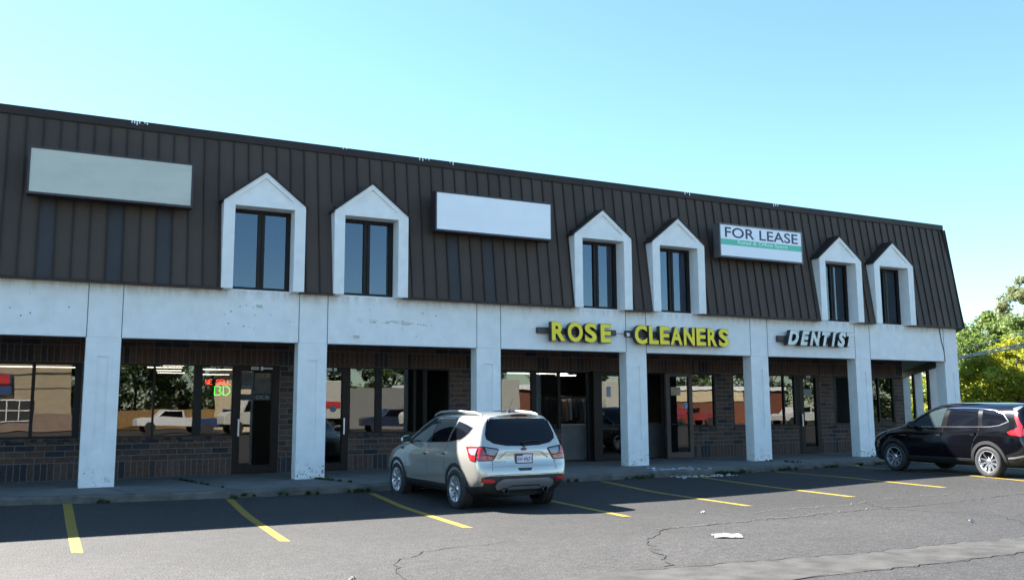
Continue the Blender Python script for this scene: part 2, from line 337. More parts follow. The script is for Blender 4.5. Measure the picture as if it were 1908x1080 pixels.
# fascia band
mb = MB(); mb.sweep([(0, ZF), (0, ZK), (-.30, ZK), (-.30, ZF)], PATH)
bpart(mb.build('fascia', STUCCO))
JX = [.915, 1.556, 5.139, 5.78, 9.456, 10.10, 13.787, 14.43, 18.043, 18.685, 22.194, 22.835, 26.236]
JM = mat('joint_grey', (.16, .165, .17), .9)  # flat grey of the fascia joints
for x in JX:
    mb = MB(); mb.box(x-.008, x+.008, -.004, .02, ZF, ZK-.02); bpart(mb.build('expansion_joint', JM))
mb = MB(); mb.tube([(26.05, -.012, ZK-.03), (26.13, -.012, 3.7), (26.22, -.012, 3.4), (26.24, -.012, ZF-.02)], .012, 5)
bpart(mb.build('cable', DARK))
# soffit
mb = MB(); mb.sweep([(-.30, 3.27), (-.30, 3.33), (-2.6, 3.33), (-2.6, 3.27)], [(-14, 0), (27.1, 0)])
mb.sweep([(-.1, 3.272), (-.1, 3.33), (-1.9, 3.33), (-1.9, 3.272)], [(27.0, .12), (38.7, 11.82)])
bpart(mb.build('soffit', SOFFIT))
mb = MB(); mb.sweep([(-.30, 3.0), (-.30, 3.27), (-.42, 3.27), (-.42, 3.0)], [(27.2, .32), (38.7, 11.82)])
bpart(mb.build('beam', BRONZE2))
# mansard
DX = [3.405, 5.81, 12.06, 14.49, 20.56, 22.86]; DW = 1.75
def ym(z): return -.268+(z-4.189)*(.497/3.4655)
mb = MB(); ribs = MB(); rs = random.Random(3); STAIN = {}
k0 = int(math.floor((-14+.06)/.31)); xsn = [-.06+.31*k for k in range(k0, 88)]
for k, (a, b_) in enumerate(zip(xsn, xsn[1:]+[27.05])):
    if b_ > 26.99: b_ = 26.99
    if a >= b_: continue
    v = rs.uniform(.9, 1.1); c = (.071*v, .052*v, .041*v)
    xm = (a+b_)/2
    cl = (.050, .0475, .050); stain = (-.05 < xm < .35) or (1.1 < xm < 1.4) or (2.0 < xm < 2.3) or (8.65 < xm < 8.95) or (9.6 < xm < 9.9)
    parts = [(a, b_, 4.189)]
    for d in DX:
        i0, i1 = d+.06, d+DW-.06; new = []
        for (p, q, z) in parts:
            if q <= i0 or p >= i1 or z > 5: new.append((p, q, z)); continue
            if p < i0: new.append((p, i0, z))
            new.append((max(p, i0), min(q, i1), 6.2))
            if q > i1: new.append((i1, q, z))
        parts = new
    for (p, q, z) in parts:
        zt = 7.50
        if b_ > 26.9: mb.face([(p, ym(z), z), (26.99, ym(z), z), (26.79, ym(zt), zt), (p, ym(zt), zt)], 0, c)
        elif stain and z < 5:
            mb.face([(p, ym(z), z), (q, ym(z), z), (q, ym(5.8), 5.8), (p, ym(5.8), 5.8)], 0, cl); mb.face([(p, ym(5.8), 5.8), (q, ym(5.8), 5.8), (q, ym(zt), zt), (p, ym(zt), zt)], 0, c)
        else: mb.face([(p, ym(z), z), (q, ym(z), z), (q, ym(zt), zt), (p, ym(zt), zt)], 0, c)
    zb = 4.189
    for d in DX:
        if d-.02 < a < d+DW+.02: zb = 6.3
    T = lambda x, z, o: (x, ym(z)-o, z)
    for (w0, w1, o) in ((-.011, .011, .034),):
        x0, x1 = a+w0, a+w1; P = [T(x0, zb, 0), T(x1, zb, 0), T(x1, 7.5, 0), T(x0, 7.5, 0), T(x0, zb, o), T(x1, zb, o), T(x1, 7.5, o), T(x0, 7.5, o)]
        b0 = len(ribs.v); ribs.v += P
        for q in ((4,5,6,7),(0,1,5,4),(1,2,6,5),(2,3,7,6),(3,0,4,7)): ribs.f.append([b0+i for i in q]); ribs.m.append(0); ribs.c.append((.036, .026, .021))
mb.sweep([(.268, 4.189), (-.203, 7.50)], PATH[1:], closed=False, c=(.06, .047, .04))
mr_ = bpart(mb.build('mansard_roof', ROOF, fix=False)); 
sb = ribs.build('roof_seam', ROOF, fix=False); local(sb, BD); sb.parent = mr_; sb.matrix_parent_inverse = Matrix.Identity(4)
# skirt underside and cap flashing, flat roof, end and back walls
mb = MB(); segs = []; e = -14
for d in DX: segs.append((e, d+.06)); e = d+DW-.06
for (a, b_) in segs: mb.box(a, b_, -.272, .0, 4.155, 4.186)
mb.sweep([(.272, 4.155), (.272, 4.186), (0, 4.186), (0, 4.155)], [(e, 0), PATH[1], PATH[2]])
bpart(mb.build('roof_skirt', ROOFTRIM))
mb = MB(); mb.sweep([(-.165, 7.48), (-.165, 7.655), (-.60, 7.665), (-.60, 7.60), (-.21, 7.60), (-.205, 7.48)], PATH); 
bpart(mb.build('roof_cap', ROOFTRIM))
mb = MB(); rs = random.Random(11)
for x, n in ((2.55, 5), (2.75, 3), (8.0, 4), (8.8, 2), (16.0, 3), (19.3, 3), (6.1, 2)):
    for i in range(n):
        q = x-1.0+i*.05 if x < 3 else x+i*.08; h = rs.uniform(.02, .09); mb.box(q, q+.025, .160, .17, 7.652-h, 7.657)
tag(bpart(mb.build('bird_dropping', WHITE)), kind='stuff')
mb = MB(); mb.face([(-14, .5, 7.60), (26.6, .5, 7.60), (38.2, 12.1, 7.60), (30, 18, 7.6), (-14, 14, 7.60)])
bpart(mb.build('flat_roof', mat('roof_membrane', (.2, .2, .2), .9, var=(2, .1))))
# ---- columns
CW = .6413; CX = [.9152, 5.1386, 9.4559, 13.7874, 18.0432, 22.1935, 26.2364]
for i in (-3, -2, -1): CX.insert(0, .9152+4.22*(i if i != 0 else 0))
CX = sorted(set(CX))
def column(x, rz=0, y=0):
    mb = MB(); T = Matrix.Translation((x, y, 0)) @ Matrix.Rotation(rz, 4, 'Z')
    z0, z1, d = .137, ZF-.002, (.30 if rz else .34); a, b_, za, zb = .215, .425, .80, 2.70; o = .004
    bx = lambda *q: mb.box(*q[:6], 0, None, T)
    bx(0, a, o, d, z0, z1); bx(b_, CW, o, d, z0, z1); bx(a, b_, o, d, z0, za); bx(a, b_, o, d, zb, z1); bx(a, b_, o+.028, d, za, zb)
    return bpart(mb.build('column', STUCCO))
for x in CX: column(x)
for (x, y) in ((30.35, 3.47), (33.83, 6.95), (37.24, 10.36)):
    column(x, R(45), y)
    mb = MB(); q = Vector((x-.25, y+.27)); mb.box(q.x-.04, q.x+.04, q.y-.04, q.y+.04, .137, 3.05); bpart(mb.build('downpipe', BRONZE2))
# ---- brick wall: real bricks on a mortar bed
YW = 2.43
OPEN = [(-9.2, -5.0, 1.03, 2.69), (-4.2, .96, 1.03, 2.69), (1.70, 4.23, 1.03, 2.69), (4.23, 5.31, .137, 2.69), (5.97, 7.05, .137, 2.69), (7.05, 9.13, 1.03, 2.69), (9.13, 9.80, .137, 2.69),
        (11.28, 13.20, 1.03, 2.69), (13.20, 15.30, .137, 2.69), (16.0, 17.76, .137, 2.69), (17.76, 18.75, 1.03, 2.69), (19.42, 20.4, 1.03, 2.69), (20.8, 22.14, 1.03, 2.69), (22.14, 23.13, .137, 2.69),
        (23.75, 24.75, 1.03, 2.69), (25.3, 26.69, 1.03, 2.69)]
def blocked(x0, x1, z0, z1):
    out = [(x0, x1)]
    for a, b_, c, d in OPEN:
        if z1 <= c+.01 or z0 >= d-.01: continue
        nw = []
        for p, q in out:
            if q <= a or p >= b_: nw.append((p, q)); continue
            if p < a: nw.append((p, a))
            if q > b_: nw.append((b_, q))
        out = nw
    return out
mb = MB(); rs = random.Random(5); XE = 27.15
PAL = [((.098,.062,.050), .58), ((.042,.037,.042), .18), ((.118,.068,.046), .14), ((.070,.050,.045), .10)]
def bcol():
    t = rs.random(); s = 0
    for c, p in PAL:
        s += p
        if t < s: break
    v = rs.uniform(.8, 1.18); return tuple(q*v for q in c)
def brick(x0, x1, z0, z1, c, y0=YW-.0):
    for p, q in blocked(x0, x1, z0, z1):
        if q-p > .02: mb.box(p+.0085, q-.0085, y0-.004, y0+.02, z0+.0085, z1-.0085, 0, c)
x = -9.5; W1, H1 = .385, .128
run = 0
while x < XE:
    if run <= 0: cc = bcol(); run = rs.choice((1, 1, 2, 3))
    run -= 1
    v = rs.uniform(.88, 1.1); brick(x, min(x+W1/3, XE), .137, .51, tuple(q*v for q in cc)); brick(x, min(x+W1/3, XE), 2.69, 3.065, tuple(q*v for q in cc)); x += W1/3
z = .51; row = 0
while z < 2.68:
    h = H1 if z+H1 < 2.69 else 2.69-z; h = H1
    zt = min(z+h, 2.69)
    x = -9.5-(row % 2)*W1/2
    while x < XE:
        if not (z < 1.02 and z+h > 1.04): brick(max(x, -9.5), min(x+W1, XE), z, zt, bcol())
        else: brick(max(x, -9.5), min(x+W1, XE), z, zt, bcol())
        x += W1
    z = zt; row += 1
x = -9.5
while x < XE: brick(x, min(x+W1, XE), 3.065, 3.19, bcol()); brick(x, min(x+W1, XE), 3.19, 3.30, bcol()); x += W1
# projecting brick sills
sills = []
for a, b_, c, d in OPEN:
    if c > .5:
        x = a; sill = MB(); sills.append(sill)
        while x < b_-.02: sill.box(x+.004, min(x+.128, b_)-.004, YW-.045, YW+.08, .965, 1.027, 0, bcol()); x += .128
bw = bpart(mb.build('brick_wall', BRICK))
for sill in sills:
    s_ = sill.build('window_sill', BRICK); local(s_, BD); s_.parent = bw
mb = MB()
zs = [.137, 1.03, 2.69, 3.3]
for z0, z1 in ((.137, .96), (.96, 1.03), (1.03, 2.69), (2.69, 3.30)):
    for p, q in blocked(-9.5, XE, z0, z1): mb.box(p, q, YW, YW+.22, z0, z1)
m_ = mb.build('mortar_bed', MORTAR); local(m_, BD); m_.parent = bw
mb = MB(); mb.sweep([(0, .137), (0, 3.3), (-.2, 3.3), (-.2, .137)], [(XE-.003, YW+.004), (XE+10.2, YW+10.204)]); mb.box(-9.7, -9.5, 0, 14, 0, 7.6); mb.box(-14, -9.7, 0, 14, 0, 4.19); mb.box(-14, -9.5, .5, 14, 4.19, 7.59); mb.box(-9.5, 28, 13.8, 14, 0, 7.59)
mb.box(-9.5, 26.0, 1.2, 1.35, 3.4, 7.58)
bpart(mb.build('rear_wall', mat('painted_block', (.32, .27, .22), .85, var=(3, .1))))
# ---- interior shells (one room per unit)
UN = [(-9.4, 1.3, 9, .03), (1.35, 5.6, 9, .035), (5.65, 10.4, 8, .02), (10.5, 19.0, 9, .04), (19.2, 24.9, 6, .03), (25.0, 27.0, 4, .03)]
fl, wl, cl_ = MB(), MB(), MB()
for a, b_, dp, v in UN:
    y0, y1 = YW+.22, YW+dp; fl.box(a, b_, y0, y1, .10, .137); cl_.box(a, b_, y0, y1, 3.0, 3.05)
    wl.box(a-.04, a+.01, y0, y1, .137, 3.0); wl.box(b_-.01, b_+.04, y0, y1, .137, 3.0); wl.box(a, b_, y1, y1+.05, .137, 3.0)
bpart(fl.build('interior_floor', CARPET)); bpart(wl.build('interior_wall', mat('interior_wall_paint', (.085, .08, .07), .9, var=(1, .2)))); bpart(cl_.build('interior_ceiling', CEIL))
def ceil_light(x0, x1, y, w_=.05, z=2.72, lab=None):
    t = thing('ceiling_light', lab, 'ceiling light', ((x0+x1)/2, y, z), 0, 'fluorescent ceiling lights inside the shops')
    mb = MB(); mb.box(x0, x1, y-w_/2-.03, y+w_/2+.03, z+.01, z+.06); local(mb.build('light_housing', WHITE), t)
    mb = MB(); mb.box(x0+.03, x1-.03, y-w_/2, y+w_/2, z-.012, z+.008); local(mb.build('tube_lamp', TUBE), t)
for i, (x0, x1, y) in enumerate([(-3.2, 1.0, 5.6), (2.75, 3.3, 3.8), (2.5, 3.4, 4.9), (3.9, 4.9, 5.6), (2.9, 3.6, 6.6), (3.1, 3.9, 8.2), (4.3, 5.3, 9.0), (11.6, 12.1, 3.6), (12.3, 12.8, 3.8), (12.9, 14.3, 5.2), (14.0, 15.1, 5.2), (15.2, 16.0, 6.2), (12.2, 13.0, 6.6)]):
    unit = 'left edge shop' if x0 < 0 else ('shop with the neon sign' if x0 < 6 else 'dry cleaner')
    ordn = ['nearest the glass', 'second from the glass', 'third from the glass', 'fourth from the glass', 'fifth from the glass', 'farthest from the glass']
    n_ = 0 if i == 0 else (i-1 if i < 7 else i-7)
    lab = 'long lit fluorescent tube behind the window at the left edge' if i == 0 else ('lit fluorescent ceiling strip in the neon sign shop, row %s' % ordn[n_] if i < 7 else 'lit ceiling light inside the dry cleaner, row %s' % ordn[min(n_, 5)])
    ceil_light(x0, x1, y, lab=lab)
# ---- storefront frames, panes and doors
def pane(x0, x1, z0, z1, parent, m=PANE, y=YW+.055):
    mb = MB(); mb.box(x0, x1, y, y+.008, z0, z1); o = mb.build('pane', m); local(o, BD); o.parent = parent; return o
def window(x0, x1, z0, z1, mull, fr=.055, right=None, y=YW):
    mb = MB(); ya, yb = y+.01, y+.11; r_ = right if right is not None else fr
    mb.box(x0, x1, ya, yb, z1-fr, z1); mb.box(x0, x1, ya, yb, z0, z0+fr)
    xs_ = [(x0, x0+fr)]+list(mull)+[(x1-r_, x1)]
    for a, b_ in xs_: mb.box(a, b_, ya-.002, yb+.002, z0+fr, z1-fr)
    f = bpart(mb.build('window', BRONZE))
    for (p, q), (a, b_) in zip(xs_, xs_[1:]):
        if a-q > .12: pane(q-.005, a+.005, z0+fr-.005, z1-fr+.005, f)
    return f
window(-9.2, -5.0, 1.03, 2.69, [(-7.1, -7.04)]); window(-4.2, .96, 1.03, 2.69, [(-2.2, -2.15), (-.02, .05)], right=.14)
window(1.70, 4.23, 1.03, 2.69, [(2.445, 2.485), (3.33, 3.515)], fr=.03)
window(7.05, 9.13, 1.03, 2.69, [(7.75, 7.92), (8.79, 8.85)], fr=.035, right=.07)
window(11.28, 13.20, 1.03, 2.69, [(12.27, 12.42)], right=.07)
window(17.76, 18.75, 1.03, 2.69, [], fr=.06); window(19.42, 20.4, 1.03, 2.69, []); window(20.8, 22.14, 1.03, 2.69, [(21.55, 21.59)], right=.12); window(23.75, 24.75, 1.03, 2.69, [], fr=.07); window(25.3, 26.69, 1.03, 2.69, [(25.9, 25.96)], fr=.07)
def door(x0, x1, gx0, gx1, gz0, gz1, handle='l', y=YW, m=BRONZE2, z0=.150, z1=2.69, panic=False, T=None, label=None, ajar=False):
    mb = MB(); ya, yb = y+.0, y+.09
    mb.box(x0, x1, ya, yb, gz1, z1); mb.box(x0, x1, ya, yb, z0, gz0); mb.box(x0, gx0, ya-.001, yb+.001, gz0, gz1); mb.box(gx1, x1, ya-.001, yb+.001, gz0, gz1)
    if not ajar:
        mb.box(x0+.10, x1-.10, ya-.012, ya-.001, gz1+.02, z1-.10); mb.box(x0+.09, gx0-.01, ya-.012, ya-.0015, gz0-.1, gz1+.02); mb.box(gx1+.01, x1-.09, ya-.012, ya-.0015, gz0-.1, gz1+.02); mb.box(x0+.09, x1-.09, ya-.012, ya-.001, z0+.01, gz0-.1)
    mb.box(gx0, gx1, ya-.016, ya-.013, gz1-.02, gz1) if False else None
    d = mb.build('door', m)
    ps = []
    mb = MB(); mb.box(gx0-.005, gx1+.005, y+.05, y+.058, gz0-.005, gz1+.005); ps.append(mb.build('pane', PANE))
    mb = MB()
    if panic: mb.box(gx0, gx1, ya-.06, ya-.035, 1.135, 1.165); mb.box((gx0+gx1)/2-.03, (gx0+gx1)/2+.03, ya-.08, ya-.03, 1.09, 1.21)
    else:
        hx = x0+.11 if handle == 'l' else x1-.15; mb.box(hx, hx+.035, ya-.07, ya-.045, 1.02, 1.42); mb.box(hx, hx+.035, ya-.045, ya-.01, 1.03, 1.06); mb.box(hx, hx+.035, ya-.045, ya-.01, 1.38, 1.41)
    ps.append(mb.build('door_handle', ALU if not panic else DARK))
    for o in [d]+ps:
        if T is not None: o.data.transform(T)
        local(o, BD)
        if o is not d: o.parent = d
    if label: d['label'] = label
    return d
door(4.23, 5.31, 4.40, 5.13, .34, 2.56, 'l', label='closed brown framed glass door with posters')
door(5.97, 7.05, 6.14, 6.87, .31, 2.56, 'r', label='closed brown framed glass door with round sticker')
door(22.14, 23.13, 22.42, 22.95, .36, 2.58, 'l', label='narrow glass door with hanging posters')
# dry cleaner: two open doorways with their leaves folded back along the front
fr = MB(); fr.box(13.20, 15.30, YW+.03, YW+.12, 2.64, 2.69); fr.box(14.10, 14.20, YW+.03, YW+.12, .137, 2.64); fr.box(15.22, 15.30, YW+.03, YW+.12, .137, 2.64); fr.box(16.0, 17.76, YW+.03, YW+.12, 2.64, 2.69); fr.box(17.70, 17.76, YW+.03, YW+.12, .137, 2.64); fr.box(16.0, 16.06, YW+.03, YW+.12, .137, 2.64)
fr.box(9.13, 9.17, YW+.03, YW+.12, .137, 2.64); fr.box(9.13, 9.80, YW+.03, YW+.12, 2.64, 2.69); fr.box(9.76, 9.80, YW+.03, YW+.12, .137, 2.64)
bpart(fr.build('door_frame', BRONZE))
bk_ = MB(); bk_.box(14.2, 15.22, YW+.14, YW+.16, .137, 2.64); bpart(bk_.build('door_backing', DARK)); bk_ = MB(); bk_.box(16.78, 17.7, YW+.14, YW+.16, .137, 2.64); bpart(bk_.build('door_backing', DARK))
door(14.22, 15.25, 14.50, 15.14, .30, 2.55, 'l', y=YW-.12, panic=True, ajar=True, label='open dark framed glass door leaf folded back')
door(16.74, 17.72, 16.88, 17.59, .32, 2.56, 'l', y=YW-.16, panic=True, ajar=True, z1=2.66, m=mat('worn_brown_frame', (.07, .045, .038), .5, var=(5, .2)), label='open brown framed glass door leaf with faded notices')
# door closers, numbers
for (x, nums, n) in ((4.62, '3861', 'E'), (6.42, '61', 'C'), (22.55, '3861', 'A')):
    mb = MB(); mb.box(x, x+.18, YW-.020, YW-.014, 2.585, 2.655); pl = bpart(mb.build('number_plate', WHITE))
    o = text_at('number_lettering', nums, (x+.015, x+.165, 2.597, 2.643), YW-.023, .002, DARK); local(o, BD); o.parent = pl
    if n == 'C':
        mb = MB(); mb.box(x+.23, x+.30, YW-.020, YW-.014, 2.585, 2.655); pl = bpart(mb.build('number_plate', WHITE)); o = text_at('number_lettering', 'C', (x+.245, x+.285, 2.597, 2.643), YW-.023, .002, DARK); local(o, BD); o.parent = pl
mb = MB(); mb.box(4.86, 5.12, YW-.06, YW-.013, 2.60, 2.635); mb.box(4.84, 4.90, YW-.05, YW-.012, 2.57, 2.66); bpart(mb.build('door_closer', ALU))

# ---- dormers
CURT = mat('window_blind', (.45, .47, .48), .8)
for i, x0 in enumerate(DX):
    w_ = DW; s = .238; ya, yb = -.315, .62; zb, zo, ze, za = 4.165, 5.96, 6.045, 6.735
    mb = MB()
    mb.box(x0, x0+s, ya, yb, zb, zo); mb.box(x0+w_-s, x0+w_, ya, yb, zb, zo)
    mb.prism([(x0, zo), (x0+w_, zo), (x0+w_, ze), (x0+w_/2, za), (x0, ze)], ya+.042, yb)
    # raised rake boards and frieze around the recessed pediment
    ix0, ix1, iz, ia = x0+.26, x0+w_-.26, 6.125, 6.61; cx = x0+w_/2
    for P in ([(x0, zo), (x0+w_, zo), (x0+w_, ze), (ix1, iz), (ix0, iz), (x0, ze)], [(x0, ze), (ix0, iz), (cx, ia), (cx, za)], [(x0+w_, ze), (cx, za), (cx, ia), (ix1, iz)]):
        mb.prism(P, ya, ya+.0415)
    D = bpart(mb.build('dormer', STUCCO))
    # little metal roof
    mb = MB(); ov = .045; yr0 = ya-.03; t = .035; sl_ = (za-ze)/(w_/2); nx_, nz_ = sl_/math.hypot(1, sl_), 1/math.hypot(1, sl_)
    eL = (x0-ov, ze-ov*sl_); eR = (x0+w_+ov, ze-ov*sl_)
    mb.prism([(eL[0], eL[1]+.004), (cx, za+.004), (cx, za+.004+t/nz_), (eL[0]-nx_*t, eL[1]+.004+t*nz_)], yr0, .5)
    mb.prism([(cx, za+.004), (eR[0], eR[1]+.004), (eR[0]+nx_*t, eR[1]+.004+t*nz_), (cx, za+.004+t/nz_)], yr0, .5)
    o = mb.build('dormer_roof', ROOFTRIM); local(o, BD); o.parent = D
    # window
    a, b_, z0, z1 = x0+s, x0+w_-s, 4.192, zo-.004; f = .055; y = .06; m2 = (a+b_)/2
    mb = MB(); mb.box(a, b_, y, y+.09, z1-.06, z1); mb.box(a, b_, y, y+.09, z0, z0+.06)
    for p, q in ((a, a+.07), (m2-.075, m2-.012), (m2+.012, m2+.075), (b_-.09, b_)): mb.box(p, q, y-.002, y+.092, z0+.06, z1-.06)
    mb.box(m2-.012, m2+.012, y+.02, y+.08, z0+.06, z1-.06)
    o = mb.build('window_frame', BRONZE); local(o, BD); o.parent = D
    for p, q in ((a+.06, m2-.07), (m2+.07, b_-.08)):
        mb = MB(); mb.box(p, q, y+.045, y+.052, z0+.055, z1-.055); o = mb.build('window_pane', PANEUP); local(o, BD); o.parent = D
    mb = MB(); mb.box(a-.1, b_+.1, .50, .52, 4.19, 6.0); mb.box(a-.005, a+.01, y+.1, .5, 4.19, 6); mb.box(b_-.01, b_+.005, y+.1, .5, 4.19, 6); o = mb.build('room_back', DARK); local(o, BD); o.parent = D
    if i in (2, 4, 5):
        mb = MB()
        if i == 2: mb.box(m2+.25, m2+.42, .2, .22, 4.3, 4.5)
        else:
            for q in range(3): mb.box(m2+.12+q*.05, m2+.14+q*.05, .25, .27, 4.3, 5.6)
            mb.box(m2+.1, b_-.12, .3, .31, 5.35, 5.85)
        o = mb.build('window_blind', CURT); local(o, BD); o.parent = D
    mb = MB(); mb.face([(x0, yb-.01, 4.165), (x0+w_, yb-.01, 4.165), (x0+w_, yb-.01, 6.0), (x0, yb-.01, 6.0)])
mb = MB()
for x0 in DX: mb.box(x0+.2, x0+DW-.2, -.001+.003, .62, 4.17, 4.1915)
bpart(mb.build('dormer_sill', STUCCO))

# ------------------------------------------------------------------ sign boxes on the mansard
FRM = mat('plum_brown_sign_frame', (.035, .024, .030), .45, var=(4, .15)); GREYF = mat('grey_sign_frame', (.13, .12, .12), .4, .2, var=(4, .15))
def sign_box(x0, x1, z0, z1, face, frame, label, name='blank_sign_box', fb=.045):
    y = -.45; t = thing(name, label, 'sign', ((x0+x1)/2, y+.12, z0))
    mb = MB(); b_ = .035
    mb.box(x0-b_, x1+b_, y+.012, y+.26, z0-fb, z1+b_)
    for q in ((x0-b_, x1+b_, z1, z1+b_), (x0-b_, x1+b_, z0-fb, z0), (x0-b_, x0, z0, z1), (x1, x1+b_, z0, z1)): mb.box(q[0], q[1], y-.012, y+.0125, q[2], q[3])
    local(mb.build('frame', frame), t)
    mb = MB(); mb.box(x0+.002, x1-.002, y, y+.0115, z0+.002, z1-.002); local(mb.build('face', face), t)
    mb = MB()
    for q in (x0+.4, x1-.4):
        mb.box(q, q+.05, y+.262, ym(z1-.1)+.05, z1-.14, z1-.09); mb.box(q, q+.05, y+.262, max(ym(z0+.1)+.05, y+.27), z0+.09, z0+.14)
    local(mb.build('bracket', frame), t); return t
def face_mat(name, col, col2, rough=.35):
    m = mat(name, col, rough, var=(.8, .04)); nt = m.node_tree; N = nt.nodes; L = nt.links; b = N['Principled BSDF']; tc = N.new('ShaderNodeTexCoord')
    mp = N.new('ShaderNodeMapping'); mp.inputs['Scale'].default_value = (1.1, 1, 3.4); L.new(tc.outputs['Object'], mp.inputs[0]); n = N.new('ShaderNodeTexNoise'); n.inputs['Scale'].default_value = 1.0; n.inputs['Detail'].default_value = 7; n.inputs['Roughness'].default_value = .62; L.new(mp.outputs[0], n.inputs['Vector'])
    r_ = N.new('ShaderNodeMapRange'); r_.inputs[1].default_value = .45; r_.inputs[2].default_value = .80; L.new(n.outputs[0], r_.inputs[0]); x = N.new('ShaderNodeMix'); x.data_type = 'RGBA'; L.new(r_.outputs[0], x.inputs[0]); L.new(b.inputs['Base Color'].links[0].from_socket, x.inputs[6]); x.inputs[7].default_value = (*col2, 1); L.new(x.outputs[2], b.inputs['Base Color']); return m
sign_box(-.25, 2.715, 5.81, 6.67, face_mat('faded_sign_panel', (.57, .56, .48), (.47, .465, .41)), FRM, 'blank faded grey-green sign box at the left end of the brown roof')
sign_box(8.21, 11.29, 5.81, 6.69, face_mat('white_sign_panel', (.90, .90, .93), (.86, .87, .90)), FRM, 'blank bright white sign box in the middle of the brown roof')
t = sign_box(16.71, 19.73, 5.81, 6.68, mat('lease_panel', (.85, .85, .90), .35), GREYF, 'FOR LEASE sign box with a green stripe on the right half of the roof', 'lease_sign')
x0, x1, z0, z1 = 16.71, 19.73, 5.81, 6.68; H = z1-z0; Wd = x1-x0
mb = MB(); mb.box(x0+.004, x1-.004, -.4515, -.4502, z0+.355*H, z0+.545*H); local(mb.build('green_stripe', mat('green_vinyl', (.10, .52, .36), .4)), t)
local(text_at('headline_lettering', 'FOR LEASE', (x0+.055*Wd, x0+.955*Wd, z0+.60*H, z0+.935*H), -.4520, .0015, mat('navy_vinyl', (.008, .020, .08), .4), bold=.014, spacing=1.02), t)
local(text_at('subtitle_lettering', 'Retail & Office Space', (x0+.205*Wd, x0+.82*Wd, z0+.375*H, z0+.535*H), -.4530, .0014, mat('pale_vinyl', (.62, .85, .75), .4), bold=.012), t)

# ------------------------------------------------------------------ channel-letter signs
YEL = mat('yellow_acrylic', (.95, .72, .008), .35, var=(3, .08)); CAN = mat('dark_letter_can', (.035, .036, .042), .5); OFFW = mat('aged_white_acrylic', (.70, .71, .66), .4, var=(5, .1)); RACE = mat('brown_raceway', (.07, .052, .050), .55, var=(4, .2))
EDGE = mat('black_letter_trim', (.012, .012, .012), .4)
def letters(name, label, chars, spans, z0, z1, facem, race, shear=0, yf=-.26):
    t = thing(name, label, 'sign', ((spans[0][0]+spans[-1][1])/2, 0, z0))
    mb = MB(); mb.box(race[0], race[1], -.115, -.003, race[2], race[3]); local(mb.build('raceway', RACE, bevel=.006), t)
    for c, (a, b_) in zip(chars, spans):
        ov = .012 if c in 'OSC' else 0
        L_ = text_at('letter', c, (a, b_, z0-ov, z1+ov), yf, -yf-.118, CAN, bold=.062 if shear else .044, shear=shear); local(L_, t); L_['label'] = 'letter %s' % c
        e = .009; F = text_at('letter_face', c, (a+e, b_-e, z0-ov+e, z1+ov-e), yf-.004, .0035, facem, bold=.054 if shear else .036, shear=shear); local(F, t); F.parent = L_
    return t
letters('shop_sign', 'yellow channel letters spelling ROSE on the white fascia', 'ROSE', [(11.384,11.801),(11.848,12.305),(12.352,12.721),(12.828,13.161)], 3.285, 3.775, YEL, (11.08, 13.41, 3.49, 3.635))
letters('shop_sign', 'yellow channel letters spelling CLEANERS on the white fascia', 'CLEANERS', [(13.885,14.287),(14.337,14.656),(14.690,15.017),(15.034,15.443),(15.475,15.858),(15.905,16.243),(16.29,16.625),(16.677,17.046)], 3.285, 3.78, YEL, (13.72, 16.9, 3.48, 3.64))
letters('shop_sign', 'off-white slanted channel letters spelling DENTIST on the white fascia', 'DENTIST', [(19.20,19.66),(19.688,20.09),(20.06,20.53),(20.56,20.93),(20.93,21.15),(21.17,21.565),(21.56,21.93)], 3.40, 3.84, OFFW, (19.0, 21.8, 3.50, 3.68), shear=.34)
mb = MB(); mb.tube([(13.41, -.03, 3.56), (13.72, -.03, 3.56)], .011, 6); tag(mb.build('conduit', ALU), 'thin grey conduit joining the ROSE and CLEANERS raceways', 'conduit')
mb = MB(); mb.box(13.735, 13.83, -.122, -.1155, 3.485, 3.575); tag(mb.build('sticker', WHITE), 'small white sticker on the left end of the CLEANERS raceway', 'sticker')
for (x, z, l) in ((4.27, 3.857, 'small white box on the fascia under the leftmost dormer'), (6.45, 3.264, 'small white box low on the fascia under the second dormer')):
    mb = MB(); mb.box(x-.06, x+.06, -.05, 0, z-.03, z+.03); mb.box(x-.045, x+.045, -.065, -.05, z-.02, z+.02); tag(mb.build('junction_box', mat('painted_box', (.62, .64, .64), .6), bevel=.004), l, 'junction box')
# anchor holes / old sign ghosts in the fascia
mb = MB(); rs = random.Random(21)
for i in range(34):
    x = rs.choice([rs.uniform(3.4, 5.0), rs.uniform(6.6, 9.2), rs.uniform(-1.5, .6)]); z = rs.uniform(3.3, 3.9); s = rs.uniform(.006, .014); mb.box(x-s, x+s, -.0035, .01, z-s, z+s)
for i in range(60):
    x = rs.uniform(6.5, 8.3); z = 3.62-.02*(x-6.5)+rs.uniform(-.035, .035); s = rs.uniform(.01, .05); mb.box(x-s, x+s, -.0032, .01, z-.003, z+.003)
tag(bpart(mb.build('anchor_hole', mat('hole_grime', (.20, .19, .17), .95))), kind='stuff')
# chipped paint at column feet
mb = MB()
for cx, n in ((5.1386, 26), (22.1935, 32), (13.7874, 4), (.9152, 2)):
    for i in range(n):
        x = cx+rs.uniform(.03, CW-.03); z = .15+abs(rs.gauss(0, .12)); s = rs.uniform(.004, .022); mb.face([(x-s, .0025, z-s*.6), (x+s*.5, .0025, z-s), (x+s, .0025, z+s*.5), (x-s*.4, .0025, z+s)])
tag(bpart(mb.build('chipped_paint', mat('bare_masonry', (.16, .16, .15), .95), fix=False)), kind='stuff')

